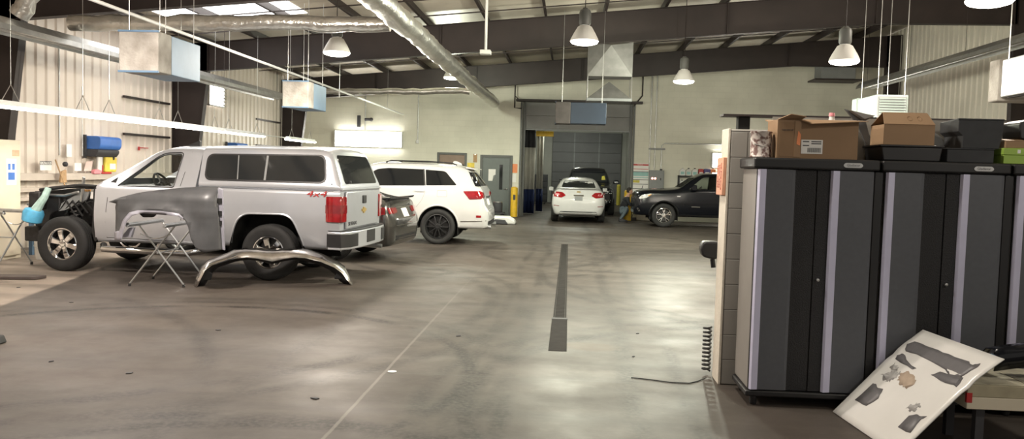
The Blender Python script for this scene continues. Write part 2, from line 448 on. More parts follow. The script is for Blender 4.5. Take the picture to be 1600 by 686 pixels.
# ---- silver pickup without its front clip --------------------------------------
def silver_pickup():
    t = thing('pickup_truck', 'silver pickup with camper shell, its front fenders and hood removed', 'pickup truck', (-4.11, 12.38, 0), 176.6)
    cab_st = [(1.13,.45,.92,.80,1.0,1.26,.975,1.83,.72,.05), (1.30,.45,.92,.80,1.0,1.26,.975,1.845,.72,.05), (1.60,.45,.92,.80,1.0,1.26,.975,1.84,.71,.05),
              (1.84,.45,.92,.80,1.0,1.26,.97,1.79,.70,.04), (2.10,.45,.92,.80,1.0,1.26,.965,1.65,.72,.04), (2.40,.45,.92,.80,.99,1.26,.955,1.475,.77,.03),
              (2.62,.45,.92,.80,.985,1.26,.94,1.345,.84,.02), (2.68,.45,.92,.80,.98,1.24,.93,1.30,.85,.01)]
    cab = car_loft(cab_st).build('cab', 'silver', t)
    inner = [(1.20,.62,.86,.80,.91,1.24,.90,1.775,.66,.04), (1.60,.62,.86,.80,.91,1.24,.90,1.78,.655,.04), (1.84,.62,.86,.80,.91,1.24,.895,1.725,.645,.03),
             (2.10,.62,.86,.80,.91,1.24,.89,1.58,.66,.03), (2.40,.62,.86,.80,.90,1.2,.88,1.40,.70,.02), (2.58,.62,.86,.80,.90,1.15,.86,1.28,.76,.01)]
    win = fillet([(2.31,1.285), (1.82,1.70), (1.70,1.752), (1.43,1.765), (1.47,1.292)], [.02,.12,.06,.05,.03])
    ws = fillet([(.76,1.38), (.66,1.745), (-.66,1.745), (-.76,1.38)], .05)
    solid = bvh_of(cab)
    cut(cab, [car_loft(inner), MB().prism(win, 'y', -1.3, 1.3), MB().prism(ws, 'x', 1.75, 3.0)])
    cab.data.polygons.foreach_set('use_smooth', [True]*len(cab.data.polygons)); cab.data.set_sharp_from_angle(angle=R(35))
    for sd, nm in (('left', 1), ('right', -1)):
        decal('side_glass', solid, win, sd, 'glass', t, -.010, .014, .2)
        # black weather strip round the window
        o_ = [(x+(x-1.8)*.035, z+(z-1.52)*.055) for x, z in win]
        k = len(win); path = [Vector((p[0], 0, p[1])) for p in o_]
        mb = MB()
        pts = []
        for p in o_:
            hit = solid.ray_cast(Vector((p[0], nm*8, p[1])), Vector((0, -nm, 0)))[0]
            pts.append(hit)
        mb.tube(pts, .009, 6, False, closed=True); mb.build('window_seal', 'black', t)
        ribbon(solid, [(2.43,1.30), (2.47,1.1), (2.50,.75), (2.50,.52)], sd, .008, 'dark', t)
        ribbon(solid, [(1.33,.50), (1.33,1.0), (1.36,1.30), (1.30,1.79)], sd, .008, 'dark', t)
        ribbon(solid, [(2.50,.52), (1.33,.505)], sd, .008, 'dark', t)
        decal('door_handle', solid, fillet([(1.40,1.13), (1.62,1.13), (1.62,1.175), (1.40,1.175)], .02), sd, 'silver', t, .022, .004)
        decal('mirror_mount', solid, [(2.33,1.30), (2.52,1.31), (2.34,1.44)], sd, 'silver', t, .006, .004)
    decal('mirror_hole', solid, [(2.37,1.315), (2.47,1.325), (2.38,1.40)], 'left', 'dark', t, .009, .002)
    # glass, interior
    rbox('seat', (1.22,-.72,.62), (1.72,.72,.98), 'seat', t, .05)
    for y in (-.38, .38):
        b = MB().prism(fillet([(1.20,.96),(1.40,.96),(1.32,1.44),(1.22,1.44)], .05), 'y', y-.26, y+.26).build('seat_back', 'seat', t, 40, .02)
        MB().prism(fillet([(1.215,1.46),(1.30,1.46),(1.29,1.62),(1.225,1.62)], .03), 'y', y-.13, y+.13).build('headrest', 'seat', t, 40, .015)
    MB().prism(fillet([(2.02,.95),(2.54,.80),(2.56,1.22),(2.30,1.30),(2.08,1.26)], .06), 'y', -.84, .84).build('dashboard', 'black', t, 40)
    sw = MB(); c0 = Vector((1.95,.40,1.30)); ax = Vector((-.85,0,.5)).normalized(); u = Vector((0,1,0)); v = ax.cross(u)
    sw.tube([c0+(u*math.cos(a)+v*math.sin(a))*.185 for a in [2*PI*i/28 for i in range(28)]], .017, 8, False, closed=True)
    for a in (0, PI, -PI/2): sw.tube([c0-ax*.02, c0+(u*math.cos(a)+v*math.sin(a))*.18], .016, 6)
    sw.ball(tuple(c0-ax*.02), .055); sw.tube([c0-ax*.03, c0-ax*.28], .035, 8); sw.build('steering_wheel', 'black', t)
    rm = MB(); rm.obox((1.86,.02,1.66), .03, .26, .075, Matrix.Rotation(R(8), 3, 'Z')); rm.tube([(1.87,.02,1.69),(1.93,.02,1.74)], .01, 6); rm.build('rear_view_mirror', 'black', t, 40, .012)
    MB().prism([(1.47,1.845),(1.72,1.838),(1.60,1.89),(1.50,1.935),(1.47,1.93)], 'y', -.03, .03).build('roof_antenna', 'black', t, 40, .006).location = (.06, .05, .04)
    # bed
    bed_st = [(-1.0,.46,.88,.82,.985,1.265,.972,1.305,.945,.0), (-.6,.46,.90,.80,.995,1.265,.976,1.305,.945,.0), (0,.46,.90,.86,1.005,1.265,.98,1.305,.945,0), (.6,.46,.90,.80,.995,1.265,.976,1.305,.945,0), (1.09,.46,.90,.80,.995,1.265,.976,1.305,.945,0)]
    bed = car_loft(bed_st, .025, .02).build('cargo_bed', 'silver', t)
    ap = fillet([(.66,.2), (.60,.62), (.45,.945), (-.30,.955), (-.45,.62), (-.52,.2)], [0,.2,.16,.16,.2,0], 6)
    tb = bvh_of(bed)
    cut(bed, [MB().prism(ap, 'y', .55, 1.3), MB().prism(ap, 'y', -1.3, -.55)])
    bed.data.polygons.foreach_set('use_smooth', [True]*len(bed.data.polygons)); bed.data.set_sharp_from_angle(angle=R(30))
    for s in (1, -1):
        wheel_well(t, ap, s, .56, .97)
        # flare lip round the opening
        lip = MB(); q = []
        for p in ap:
            if p[1] < .44: continue
            hit = tb.ray_cast(Vector((p[0], s*8, p[1])), Vector((0, -s, 0)))[0]; q.append(hit)
        lip.tube(q, .014, 6); lip.build('arch_lip', 'silver', t)
    ribbon(tb, [(-.9,1.293), (1.05,1.293)], 'left', .006, 'dark', t)
    o = text('4x4', .112, 'red', None, 'four_by_four_lettering', .002, .25); o.scale = (1.75, 1.05, 1)
    o.parent = t; o.rotation_euler = (R(90), 0, R(180)); o.location = (-.66, .987, 1.248)
    tg = rbox('tailgate', (-1.035,-.77,.76), (-1.004,.77,1.285), 'silver', t, .012)
    rbox('tailgate_handle', (-1.05,-.12,1.10), (-1.032,.05,1.22), 'black', tg, .008)
    bt = MB(); bt.prism([(-.11,.02),(-.035,.02),(-.035,.045),(.035,.045),(.035,.02),(.11,.02),(.095,-.02),(.035,-.02),(.035,-.045),(-.035,-.045),(-.035,-.02),(-.095,-.02)], 'x', 0, .012)
    b = bt.build('badge', 'gold', tg); b.location = (-1.047, -.02, 1.0)
    bm_ = text('SILVERADO', .075, 'ink', tg, 'badge_lettering', .002); bm_.rotation_euler = (R(90), 0, R(-90)); bm_.location = (-1.0375, .50, .825)
    for s in (1, -1):
        pl = [(-.80,.985),(-.83,1.004),(-.965,1.004),(-1.02,.985),(-1.045,.93),(-1.045,.79),(-1.0,.79),(-1.0,.93),(-.95,.965)]
        L_ = MB().prism([(x, s*y) for x, y in pl], 'z', .86, 1.22).build('tail_lamp', 'redlens', t, 35, .01)
        MB().prism([(x, s*(y+.003)) if y > .9 else (x-.004, s*y) for x, y in pl[:7]]+[(-1.0, s*.9)], 'z', .985, 1.10).build('lamp_band', 'darkred', L_, 35)
    # bumper
    out = [(-.84,1.0),(-1.03,1.0),(-1.12,.82),(-1.16,.45),(-1.16,-.45),(-1.12,-.82),(-1.03,-1.0),(-.84,-1.0),(-.84,-.94),(-1.0,-.90),(-1.05,-.4),(-1.05,.4),(-1.0,.90),(-.84,.94)]
    bp = MB().prism(out, 'z', .475, .735).build('rear_bumper', 'silver', t, 35, .02, 3)
    for s in (1, -1):
        pad = [(-.83,1.004),(-1.034,1.006),(-1.127,.83),(-1.155,.58),(-1.14,.58),(-1.11,.80),(-1.02,.985),(-.83,.985)]
        MB().prism([(x, s*y) for x, y in pad], 'z', .51, .70).build('bumper_pad', 'black', bp, 35, .008)
    rbox('plate_recess', (-1.168,-.20,.53), (-1.15,.20,.715), 'dark', bp, .01)
    MB().prism(fillet(out[:8]+[(-1.0,-.8),(-1.0,.8)], .01), 'z', .736, .744).build('bumper_step', 'black', bp, 35)
    # camper shell
    sh = [(-1.005,1.305,.94,1.32,.955,1.335,.955,1.385,.90,.0), (-.99,1.305,.94,1.32,.955,1.36,.955,1.43,.89,.0), (-.90,1.305,.94,1.32,.955,1.36,.955,1.67,.845,.02), (-.83,1.305,.94,1.32,.955,1.36,.955,1.815,.82,.03), (-.77,1.305,.94,1.32,.955,1.36,.955,1.855,.81,.04),
          (-.5,1.305,.94,1.32,.955,1.36,.955,1.875,.80,.05), (.4,1.305,.94,1.32,.955,1.36,.955,1.875,.80,.05), (1.085,1.305,.94,1.32,.955,1.36,.955,1.855,.80,.05)]
    cs = car_loft(sh, .03, .10, .05).build('camper_shell', 'silver', t)
    ct = bvh_of(cs)
    for sd in ('left', 'right'):
        decal('window_frame', ct, fillet([(1.01,1.395),(1.01,1.775),(-.74,1.80),(-.80,1.395)], .11, 7), sd, 'black', cs, .008, .004)
        g = decal('side_window', ct, fillet([(.985,1.42),(.985,1.755),(-.72,1.78),(-.775,1.42)], .10, 7), sd, 'tintgrey', cs, .012, .002)
        decal('window_divider', ct, [(.09,1.42),(.12,1.42),(.12,1.765),(.09,1.765)], sd, 'grey', cs, .016, .002)
        decal('window_reflection_bar', ct, [(.50,1.42),(.515,1.42),(.545,1.76),(.53,1.76)], sd, 'grey', cs, .014, .002)
        decal('maker_badge', ct, [(-.86,1.375),(-.89,1.375),(-.875,1.415)], sd, 'ink', cs, .004, .002)
    decal('rear_window', ct, fillet([(-.76,1.395),(.76,1.395),(.70,1.80),(-.70,1.80)], .06), 'rear', 'tintgrey', cs, .006, .01)
    rbox('window_latch', (-1.05,.60,1.40), (-1.02,.66,1.44), 'black', cs, .008)
    MB().tube([(-1.02,-.93,1.315),(-1.02,.93,1.315)], .012, 6).build('shell_sill', 'silver', cs)
    # running boards
    for s in (1, -1):
        rb = MB(); rb.tube([(2.60,s*.86,.40),(2.52,s*1.0,.36),(1.25,s*1.0,.345),(1.05,s*.86,.38)], .048, 12)
        b = rb.build('running_board', 'chrome', t)
        rbox('step_pad', (1.45,s*1.0-.04,.388), (2.3,s*1.0+.04,.40), 'black', b, .004)
    # frame and front end, bare
    for s in (1, -1):
        MB().box((-1.0,s*.42-.04,.44),(3.85,s*.42+.04,.56)).build('frame_rail', 'engine', t)
        inn = fillet([(2.72,1.20),(3.30,1.20),(3.72,1.13),(3.86,.62),(3.66,.60),(3.60,.82),(3.35,.92),(3.00,.90),(2.80,.70),(2.72,.50)], .05)
        MB().prism(inn, 'y', s*.62-.02, s*.62+.02).build('inner_fender', 'black', t)
        MB().tube([(2.66,s*.80,1.235),(3.2,s*.78,1.235),(3.72,s*.70,1.17)], .028, 6).build('upper_rail', 'engine', t)
        MB().tube([(3.19,s*.55,1.05),(3.19,s*.70,.45)], .05, 10).build('shock_absorber', 'engine', t)
        MB().prism([(3.0,.42),(3.38,.42),(3.25,.36),(3.13,.36)], 'y', s*.45, s*.78).build('control_arm', 'engine', t, 40, .01)
        MB().prism(fillet([(2.70,1.24),(2.74,.60),(2.70,.46),(2.66,.46),(2.66,1.24)], .02), 'y', s*.60, s*.93).build('firewall_side', 'black', t)
    MB().prism(fillet([(2.70,.55),(2.78,.60),(2.76,1.20),(2.70,1.28)], .03), 'y', -.86, .86).build('firewall', 'black', t)
    MB().box((3.70,-.72,1.08),(3.80,.72,1.15)).build('radiator_support', 'black', t, 40, .01)
    MB().box((3.72,-.62,.52),(3.79,.62,1.075)).build('radiator', 'dark', t, 40, .01)
    rbox('engine_block', (2.82,-.34,.60), (3.58,.34,1.08), 'engine', t, .06)
    for k, (x, y) in enumerate(((2.95,.2),(3.15,.2),(3.35,.2))): MB().tube([(x,.36,1.02),(x+.02,.50,.96),(x+.04,.56,.80)], .035, 8).build('intake_runner', 'engine', t)
    rbox('battery', (3.42,.30,.98), (3.64,.58,1.17), 'black', t, .015)
    rbox('fluid_reservoir', (2.84,.42,1.02), (2.98,.60,1.17), 'paper', t, .02)
    MB().lathe([(.001,-.06),(.07,-.06),(.085,-.04),(.085,.04),(.07,.06),(.001,.06)], (3.45,.46,.93), 'y', 16, False).build('alternator', 'zinc', t)
    MB().tube([(3.70,.40,1.02),(3.55,.50,1.10),(3.35,.56,1.12),(3.15,.58,1.20)], .032, 8).build('radiator_hose', 'blackrub', t)
    MB().tube([(3.66,.66,1.10),(3.30,.74,1.10),(3.05,.78,1.16)], .020, 6).build('silver_line', 'zinc', t)
    MB().prism([(2.76,1.06),(2.90,1.06),(2.88,1.20),(2.78,1.20)], 'y', .66, .74).build('fuse_box', 'paper', t, 30, .01)
    MB().lathe([(.001,.0),(.05,.0),(.05,.03),(.001,.03)], (2.95,.70,1.17), 'z', 12, False).build('filler_cap', 'amber', t)
    cs_ = MB(); cs_.tube([(3.19+.07*math.cos(a), .64+.07*math.sin(a), .55+a*.0095) for a in [2*PI*i/12 for i in range(12*7)]], .013, 6); cs_.build('coil_spring', 'engine', t)
    # sloped metal bracket and brace seen above the tyre
    br = MB().prism(fillet([(3.30,.88),(3.40,.86),(3.36,.98),(2.98,1.20),(2.90,1.18),(2.96,1.04)], .02), 'y', .70, .735); br.build('fender_bracket', 'grey', t, 40, .006)
    MB().tube([(3.02,.76,1.02),(2.95,.80,1.38)], .022, 8).build('hood_prop_bar', 'zinc', t)
    MB().tube([(2.66,.84,1.255),(3.0,.82,1.265),(3.60,.66,1.20)], .022, 6).build('wiring_conduit', 'blackrub', t)
    for k in range(5):
        a = .9+k*.35; MB().tube([(2.80+.08*k,.70,.95-.05*k),(2.86+.1*k,.76,1.03),(3.0+.1*k,.72,.98-.03*k),(3.12+.08*k,.66,1.06)], .014, 6).build('wiring_loom', 'blackrub', t)
    rbox('headlamp_bracket', (3.66,.60,.88), (3.84,.80,1.14), 'engine', t, .02)
    # wrapped hose with blue cap that hangs off the front corner
    hz = MB(); hz.tube([(3.47,.86,1.21),(3.50,.90,1.08),(3.56,.92,.98),(3.62,.93,.88)], .05, 10, radii=[.045,.05,.06,.075]); w_ = hz.build('wrapped_hose', 'palegreen', t); w_['label'] = 'pale green wrapped hose'
    cp = MB(); cp.lathe([(.001,.0),(.10,.0),(.135,.02),(.145,.14),(.125,.19),(.06,.21),(.001,.21)], (0,0,0), 'z', 18, False); c_ = cp.build('hose_cap', 'ltblue', w_); c_.location = (3.70,.92,.70); c_.rotation_euler = (0, R(-14), 0)
    rbox('lower_bumper_mount', (3.70,.35,.40), (3.95,.75,.62), 'engine', t, .02)
    for (x, r_) in ((3.19,.405), (.04,.405)):
        for s in (1, -1):
            wheel(t, x, s*.845, s, .40, .27, .225, 'six', 'chrome')
    MB().tube([(3.19,-.75,.40),(3.19,.75,.40)], .045, 8).build('front_axle', 'engine', t)
    ax_ = MB(); ax_.tube([(.04,-.75,.40),(.04,.75,.40)], .05, 8); ax_.ball((.04,0,.40), .15); ax_.build('rear_axle', 'engine', t)
    MB().tube([(-.75,-.62,.42),(-.95,-.72,.40),(-1.12,-.74,.39)], .035, 8).build('exhaust_tip', 'zinc', t)
    MB().lathe([(.10,-.1),(.33,-.1),(.37,0),(.33,.1),(.10,.1),(.10,-.1)], (-.55,-.10,.52), 'z', 24, False).build('spare_tire', 'blackrub', t)
    return t

def generic_arches(body, t, specs, ymin):
    cs = []
    for x, z, r in specs:
        p = arch_poly(x, z, r)
        cs += [MB().prism(p, 'y', ymin, 1.4), MB().prism(p, 'y', -1.4, -ymin)]
    cut(body, cs)
    body.data.polygons.foreach_set('use_smooth', [True]*len(body.data.polygons)); body.data.set_sharp_from_angle(angle=R(32))

# ---- white suv -----------------------------------------------------------------
def white_suv():
    t = thing('suv', 'white suv with black wheels and tinted windows, its tail facing out', 'suv', (-2.83, 18.82, 0), 180)
    st = [(-1.10,.44,.55,.56,.66,.66,.66,.72,.58,.0), (-1.07,.40,.70,.58,.80,.74,.79,.80,.70,.0), (-1.01,.37,.80,.60,.90,.84,.87,.90,.78,.0), (-.985,.36,.82,.62,.925,.95,.89,1.02,.80,.0),
          (-.95,.36,.84,.64,.945,1.08,.91,1.20,.80,.01), (-.90,.36,.86,.66,.95,1.16,.915,1.27,.775,.01), (-.80,.36,.87,.68,.955,1.22,.915,1.41,.73,.02), (-.66,.36,.88,.70,.955,1.25,.91,1.60,.675,.03), (-.58,.36,.88,.70,.955,1.25,.91,1.655,.66,.04),
          (-.2,.36,.88,.70,.955,1.25,.91,1.70,.66,.05), (.6,.34,.88,.70,.95,1.23,.905,1.73,.66,.05), (1.35,.34,.88,.70,.95,1.22,.90,1.73,.65,.04), (1.62,.34,.88,.70,.95,1.21,.90,1.67,.65,.04), (2.0,.34,.88,.70,.95,1.19,.895,1.44,.70,.03), (2.32,.34,.88,.70,.945,1.14,.88,1.22,.75,.02),
          (2.6,.34,.88,.70,.94,1.08,.87,1.16,.74,.02), (3.3,.34,.85,.70,.92,1.0,.84,1.08,.70,.02), (3.60,.36,.76,.66,.84,.92,.78,.99,.62,.01), (3.74,.40,.60,.62,.68,.82,.64,.88,.5,.0), (3.78,.46,.5,.6,.56,.74,.54,.78,.42,.0)]
    body = car_loft(st, .05, .13).build('body', 'whitecar', t)
    tr = bvh_of(body)
    ar = [(0,.40,.445), (2.915,.40,.445)]
    generic_arches(body, t, ar, .55)
    for x, z, r in ar:
        for s in (1, -1):
            wheel_well(t, arch_poly(x, z, r), s, .56, .93)
            q = [tr.ray_cast(Vector((p[0], s*8, p[1])), Vector((0, -s, 0)))[0] for p in arch_poly(x, z, r+.012)[:-2]]
            MB().tube(q, .02, 6).build('arch_trim', 'whitecar', t)
            wheel(t, x, s*.815, s, .385, .255, .265, 'multi', 'black')
    for sd in ('left', 'right'):
        decal('rear_door_window', tr, fillet([(1.80,1.235),(1.42,1.60),(1.15,1.635),(.36,1.625),(.30,1.275)], [.02,.08,.05,.02,.02]), sd, 'tint', t, .004, .01)
        decal('quarter_window', tr, fillet([(.27,1.28),(.32,1.62),(-.12,1.595),(-.40,1.30)], [.02,.02,.06,.04]), sd, 'tint', t, .004, .01)
        decal('window_pillar', tr, [(.285,1.28),(.315,1.28),(.375,1.63),(.345,1.63)], sd, 'black', t, .006, .01)
        decal('tail_lamp', tr, fillet([(-.54,1.175),(-.92,1.19),(-.99,1.12),(-.97,1.03),(-.68,1.01)], .03), sd, 'redlens', t, .012, .01, .06)
        decal('lamp_base', tr, fillet([(-.65,1.04),(-.94,1.05),(-.96,1.02),(-.69,1.0)], .01), sd, 'darkred', t, .016, .01, .06)
        decal('door_handle', tr, fillet([(.30,1.14),(.52,1.14),(.52,1.175),(.30,1.175)], .016), sd, 'whitecar', t, .025, .004)
        decal('handle_strip', tr, fillet([(.33,1.155),(.50,1.155),(.50,1.168),(.33,1.168)], .005), sd, 'chrome', t, .028, .004)
        ribbon(tr, [(.27,1.26),(.30,1.1),(.36,.95),(.48,.80)], sd, .007, 'grey', t)
        ribbon(tr, [(1.28,1.23),(1.30,.9),(1.28,.42)], sd, .007, 'grey', t)
        ribbon(tr, fillet([(.02,1.04),(-.19,1.04),(-.19,1.18),(.02,1.18),(.02,1.042)], .03, closed=False), sd, .006, 'grey', t, 'fuel_flap_gap')
        decal('side_reflector', tr, fillet([(-.84,.61),(-.95,.61),(-.95,.66),(-.84,.66)], .01), sd, 'redlens', t, .006, .006)
        decal('bumper_strip', tr, [(-.50,.505),(-1.05,.53),(-1.05,.55),(-.50,.525)], sd, 'dkchrome', t, .008, .006)
        ribbon(tr, [(.40,.83),(.9,.86),(2.4,.86)], sd, .008, 'whitecar', t, 'body_crease', .006)
    for s in (1, -1):
        rr = MB(); rr.tube([(1.22,s*.64,1.76),(1.10,s*.63,1.80),(.3,s*.63,1.80),(-.25,s*.63,1.775),(-.36,s*.64,1.735)], .016, 6); rr.build('roof_rail', 'black', t)
    decal('rear_window', tr, fillet([(-.66,1.29),(.66,1.29),(.60,1.585),(-.60,1.585)], .05), 'rear', 'tint', t, .006, .01)
    decal('rear_quarter_glass', tr, [(-.62,1.60),(-.70,1.585),(-.93,1.285),(-.80,1.285)], 'left', 'tint', t, .006, .01)
    sp = MB().prism([(-.56,1.665),(-.56,1.70),(-.76,1.665),(-.78,1.645)], 'y', -.66, .66).build('spoiler', 'whitecar', t, 35, .008)
    decal('tailgate_lamp', tr, fillet([(.60,1.05),(.86,1.03),(.86,1.17),(.62,1.15)], .02), 'rear', 'redlens', t, .010, .01)
    decal('tailgate_lamp', tr, fillet([(-.60,1.05),(-.86,1.03),(-.86,1.17),(-.62,1.15)], .02), 'rear', 'redlens', t, .010, .01)
    decal('plate_bar', tr, [(-.45,1.02),(.45,1.02),(.45,1.06),(-.45,1.06)], 'rear', 'chrome', t, .014, .006)
    decal('licence_plate', tr, [(-.16,.86),(.16,.86),(.16,1.0),(-.16,1.0)], 'rear', 'paper', t, .006, .006)
    decal('lower_valance', tr, [(-.7,.44),(.7,.44),(.7,.53),(-.7,.53)], 'rear', 'black', t, .006, .006)
    for s in (1, -1): MB().lathe([(.05,0),(.055,-.16),(.045,-.16),(.042,-.02)], (-.98,s*.60,.40), 'x', 14, False).build('exhaust_tip', 'zinc', t)
    MB().prism([(-.16,1.745),(-.40,1.73),(-.37,1.785),(-.26,1.83),(-.20,1.83)], 'y', -.05, .05).build('roof_antenna', 'whitecar', t, 35, .02)
    for s in (1, -1):
        MB().prism(fillet([(2.00,1.16),(2.16,1.16),(2.18,1.22),(2.12,1.28),(2.02,1.28)], .04), 'y', s*.93, s*1.08).build('door_mirror', 'whitecar', t, 35, .02)
    decal('windscreen', tr, fillet([(-.62,1.28),(.62,1.28),(.56,1.64),(-.56,1.64)], .05), 'front', 'tint', t, .004, .01)
    return t

# ---- dark sedan ------------------------------------------------------------------
def dark_sedan():
    t = thing('sedan', 'dark grey glossy sedan parked between the silver pickup and white suv', 'sedan', (-3.99, 15.05, 0), 174)
    st = [(-1.08,.40,.50,.55,.62,.66,.62,.74,.52,0), (-1.05,.34,.66,.55,.78,.72,.76,.80,.66,0), (-.99,.28,.74,.56,.87,.82,.83,.93,.72,0), (-.95,.27,.78,.58,.90,.90,.85,1.03,.74,.01), (-.88,.26,.80,.60,.915,.98,.86,1.085,.74,.02),
          (-.70,.26,.82,.60,.925,1.0,.87,1.10,.72,.03), (-.42,.25,.84,.60,.93,1.0,.88,1.15,.70,.04), (0,.22,.86,.58,.93,.98,.885,1.29,.62,.05), (.5,.20,.86,.55,.93,.96,.885,1.40,.56,.05), (1.1,.20,.86,.55,.93,.95,.88,1.43,.55,.05),
          (1.6,.20,.86,.55,.93,.94,.88,1.36,.57,.04), (2.3,.20,.86,.55,.93,.91,.87,1.04,.68,.03), (2.6,.20,.86,.55,.93,.88,.86,.96,.70,.03), (3.3,.22,.82,.5,.90,.80,.82,.86,.62,.03), (3.65,.26,.66,.46,.74,.66,.68,.72,.5,.02), (3.74,.32,.5,.45,.56,.58,.52,.62,.40,0)]
    body = car_loft(st, .06, .12).build('body', 'greycar', t)
    tr = bvh_of(body); ar = [(0,.36,.385), (2.9,.36,.385)]
    generic_arches(body, t, ar, .55)
    for x, z, r in ar:
        for s in (1, -1):
            wheel_well(t, arch_poly(x, z, r), s, .56, .90); wheel(t, x, s*.80, s, .345, .235, .24, 'five', 'zinc')
    for sd, s in (('left', 1), ('right', -1)):
        decal('side_window', tr, fillet([(-.05,1.08),(.25,1.27),(.6,1.345),(1.2,1.355),(1.55,1.28),(2.1,1.0),(1.0,1.0)], .03), sd, 'tint', t, .004, .01)
        decal('tail_lamp', tr, fillet([(-.58,.83),(-.95,.83),(-.93,.96),(-.66,.93)], .02), sd, 'darkred', t, .008, .01, .05)
        decal('rear_reflector', tr, [(-.70,.50),(-.86,.50),(-.86,.53),(-.70,.53)], sd, 'redlens', t, .004, .006)
        ribbon(tr, [(-.45,.95),(-.55,.75),(-1.0,.68)], sd, .006, 'dark', t)
    for y0, y1 in ((.42,.80), (-.80,-.42)):
        decal('tail_lamp', tr, fillet([(y0,.86),(y1,.84),(y1,.95),(y0,.94)], .02), 'rear', 'darkred', t, .008, .01, .05)
    decal('trunk_trim', tr, [(-.42,.93),(.42,.93),(.42,.955),(-.42,.955)], 'rear', 'chrome', t, .012, .006)
    decal('licence_plate', tr, [(-.15,.77),(.15,.77),(.15,.92),(-.15,.92)], 'rear', 'paper', t, .008, .006)
    decal('bumper_trim', tr, [(-.72,.625),(.72,.625),(.72,.64),(-.72,.64)], 'rear', 'chrome', t, .008, .006)
    decal('diffuser', tr, [(-.6,.38),(.6,.38),(.62,.46),(-.62,.46)], 'rear', 'black', t, .006, .006)
    MB().prism([(-.82,1.105),(-.96,1.115),(-1.0,1.135),(-.97,1.10),(-.90,1.08)], 'y', -.70, .70).build('spoiler', 'blackgloss', t, 35, .004)
    decal('rear_window', tr, fillet([(-.60,1.16),(.60,1.16),(.48,1.38),(-.48,1.38)], .05), 'rear', 'tint', t, .004, .01)
    return t

# ---- white sedan -------------------------------------------------------------------
def white_sedan():
    t = thing('sedan', 'white sedan seen from behind, driving into the open bay', 'sedan', (.315, 27.95, 0), 90)
    st = [(-.96,.40,.52,.52,.62,.68,.62,.80,.52,0), (-.93,.32,.62,.54,.74,.76,.72,.90,.62,0), (-.88,.28,.70,.56,.82,.84,.79,.98,.66,0), (-.80,.26,.74,.58,.865,.92,.82,1.07,.68,.01), (-.70,.26,.76,.58,.88,.96,.83,1.11,.68,.02),
          (-.48,.24,.78,.58,.89,.97,.84,1.13,.66,.02), (-.34,.23,.79,.57,.893,.97,.842,1.19,.62,.03), (-.02,.22,.80,.56,.895,.96,.845,1.37,.57,.04), (.25,.20,.80,.56,.895,.95,.85,1.425,.55,.05), (.8,.20,.80,.55,.895,.94,.85,1.445,.54,.05), (1.3,.20,.80,.55,.895,.93,.85,1.41,.55,.05),
          (1.7,.20,.80,.55,.895,.92,.84,1.25,.60,.04), (2.15,.20,.80,.55,.89,.90,.83,1.02,.68,.03), (2.7,.20,.78,.5,.87,.82,.80,.90,.64,.03), (3.2,.24,.68,.46,.78,.70,.70,.76,.52,.02), (3.45,.30,.5,.45,.58,.6,.54,.64,.4,0)]
    body = car_loft(st, .06, .11).build('body', 'whitecar', t)
    tr = bvh_of(body); ar = [(0,.345,.37), (2.70,.345,.37)]
    generic_arches(body, t, ar, .52)
    for x, z, r in ar:
        for s in (1, -1):
            wheel_well(t, arch_poly(x, z, r), s, .53, .86); wheel(t, x, s*.775, s, .33, .225, .225, 'five', 'zinc')
    decal('rear_window', tr, fillet([(-.57,1.15),(.57,1.15),(.48,1.37),(-.48,1.37)], .06), 'rear', 'tintgrey', t, .004, .01)
    for s in (1, -1):
        o = decal('tail_lamp', tr, fillet([(s*.41,.90),(s*.52,1.0),(s*.84,1.02),(s*.85,.86),(s*.55,.82)], .03), 'rear', 'redlens', t, .010, .012, .05)
        decal('lamp_core', tr, fillet([(s*.62,.90),(s*.76,.90),(s*.76,.955),(s*.64,.955)], .015), 'rear', 'pink', o, .016, .004)
        decal('reflector', tr, [(s*.62,.545),(s*.80,.555),(s*.80,.575),(s*.62,.565)], 'rear', 'darkred', t, .006, .006)
        MB().prism(fillet([(1.42,.98),(1.60,.98),(1.60,1.06),(1.54,1.12),(1.44,1.12)], .03), 'y', s*.86, s*1.02).build('door_mirror', 'whitecar', t, 35, .02)
        decal('side_window', tr, fillet([(-.30,1.05),(.1,1.24),(.5,1.345),(1.1,1.355),(1.45,1.26),(1.85,1.0),(.9,.985)], .03), 'left' if s > 0 else 'right', 'tint', t, .004, .01)
    decal('licence_plate', tr, [(-.13,.74),(.13,.74),(.13,.87),(-.13,.87)], 'rear', 'grey', t, .010, .006)
    decal('plate_lamp_bar', tr, [(-.16,.885),(.16,.885),(.16,.925),(-.16,.925)], 'rear', 'chrome', t, .016, .006)
    decal('badge', tr, [(-.07,1.0),(.07,1.0),(.055,1.035),(-.055,1.035)], 'rear', 'gold', t, .006, .006)
    decal('lower_valance', tr, fillet([(-.62,.30),(.62,.30),(.58,.385),(-.58,.385)], .02), 'rear', 'black', t, .006, .006)
    ribbon(tr, [(-.60,.935),(-.45,.80),(.45,.80),(.60,.935)], 'rear', .007, 'grey', t)
    MB().prism([(.02,1.35),(-.14,1.34),(-.10,1.38),(-.04,1.40)], 'y', -.04, .04).build('roof_antenna', 'black', t, 35, .01).location = (.35,0,.06)
    MB().prism([(-.72,1.125),(-.84,1.11),(-.86,1.125),(-.74,1.145)], 'y', -.62, .62).build('spoiler', 'whitecar', t, 35, .006)
    return t

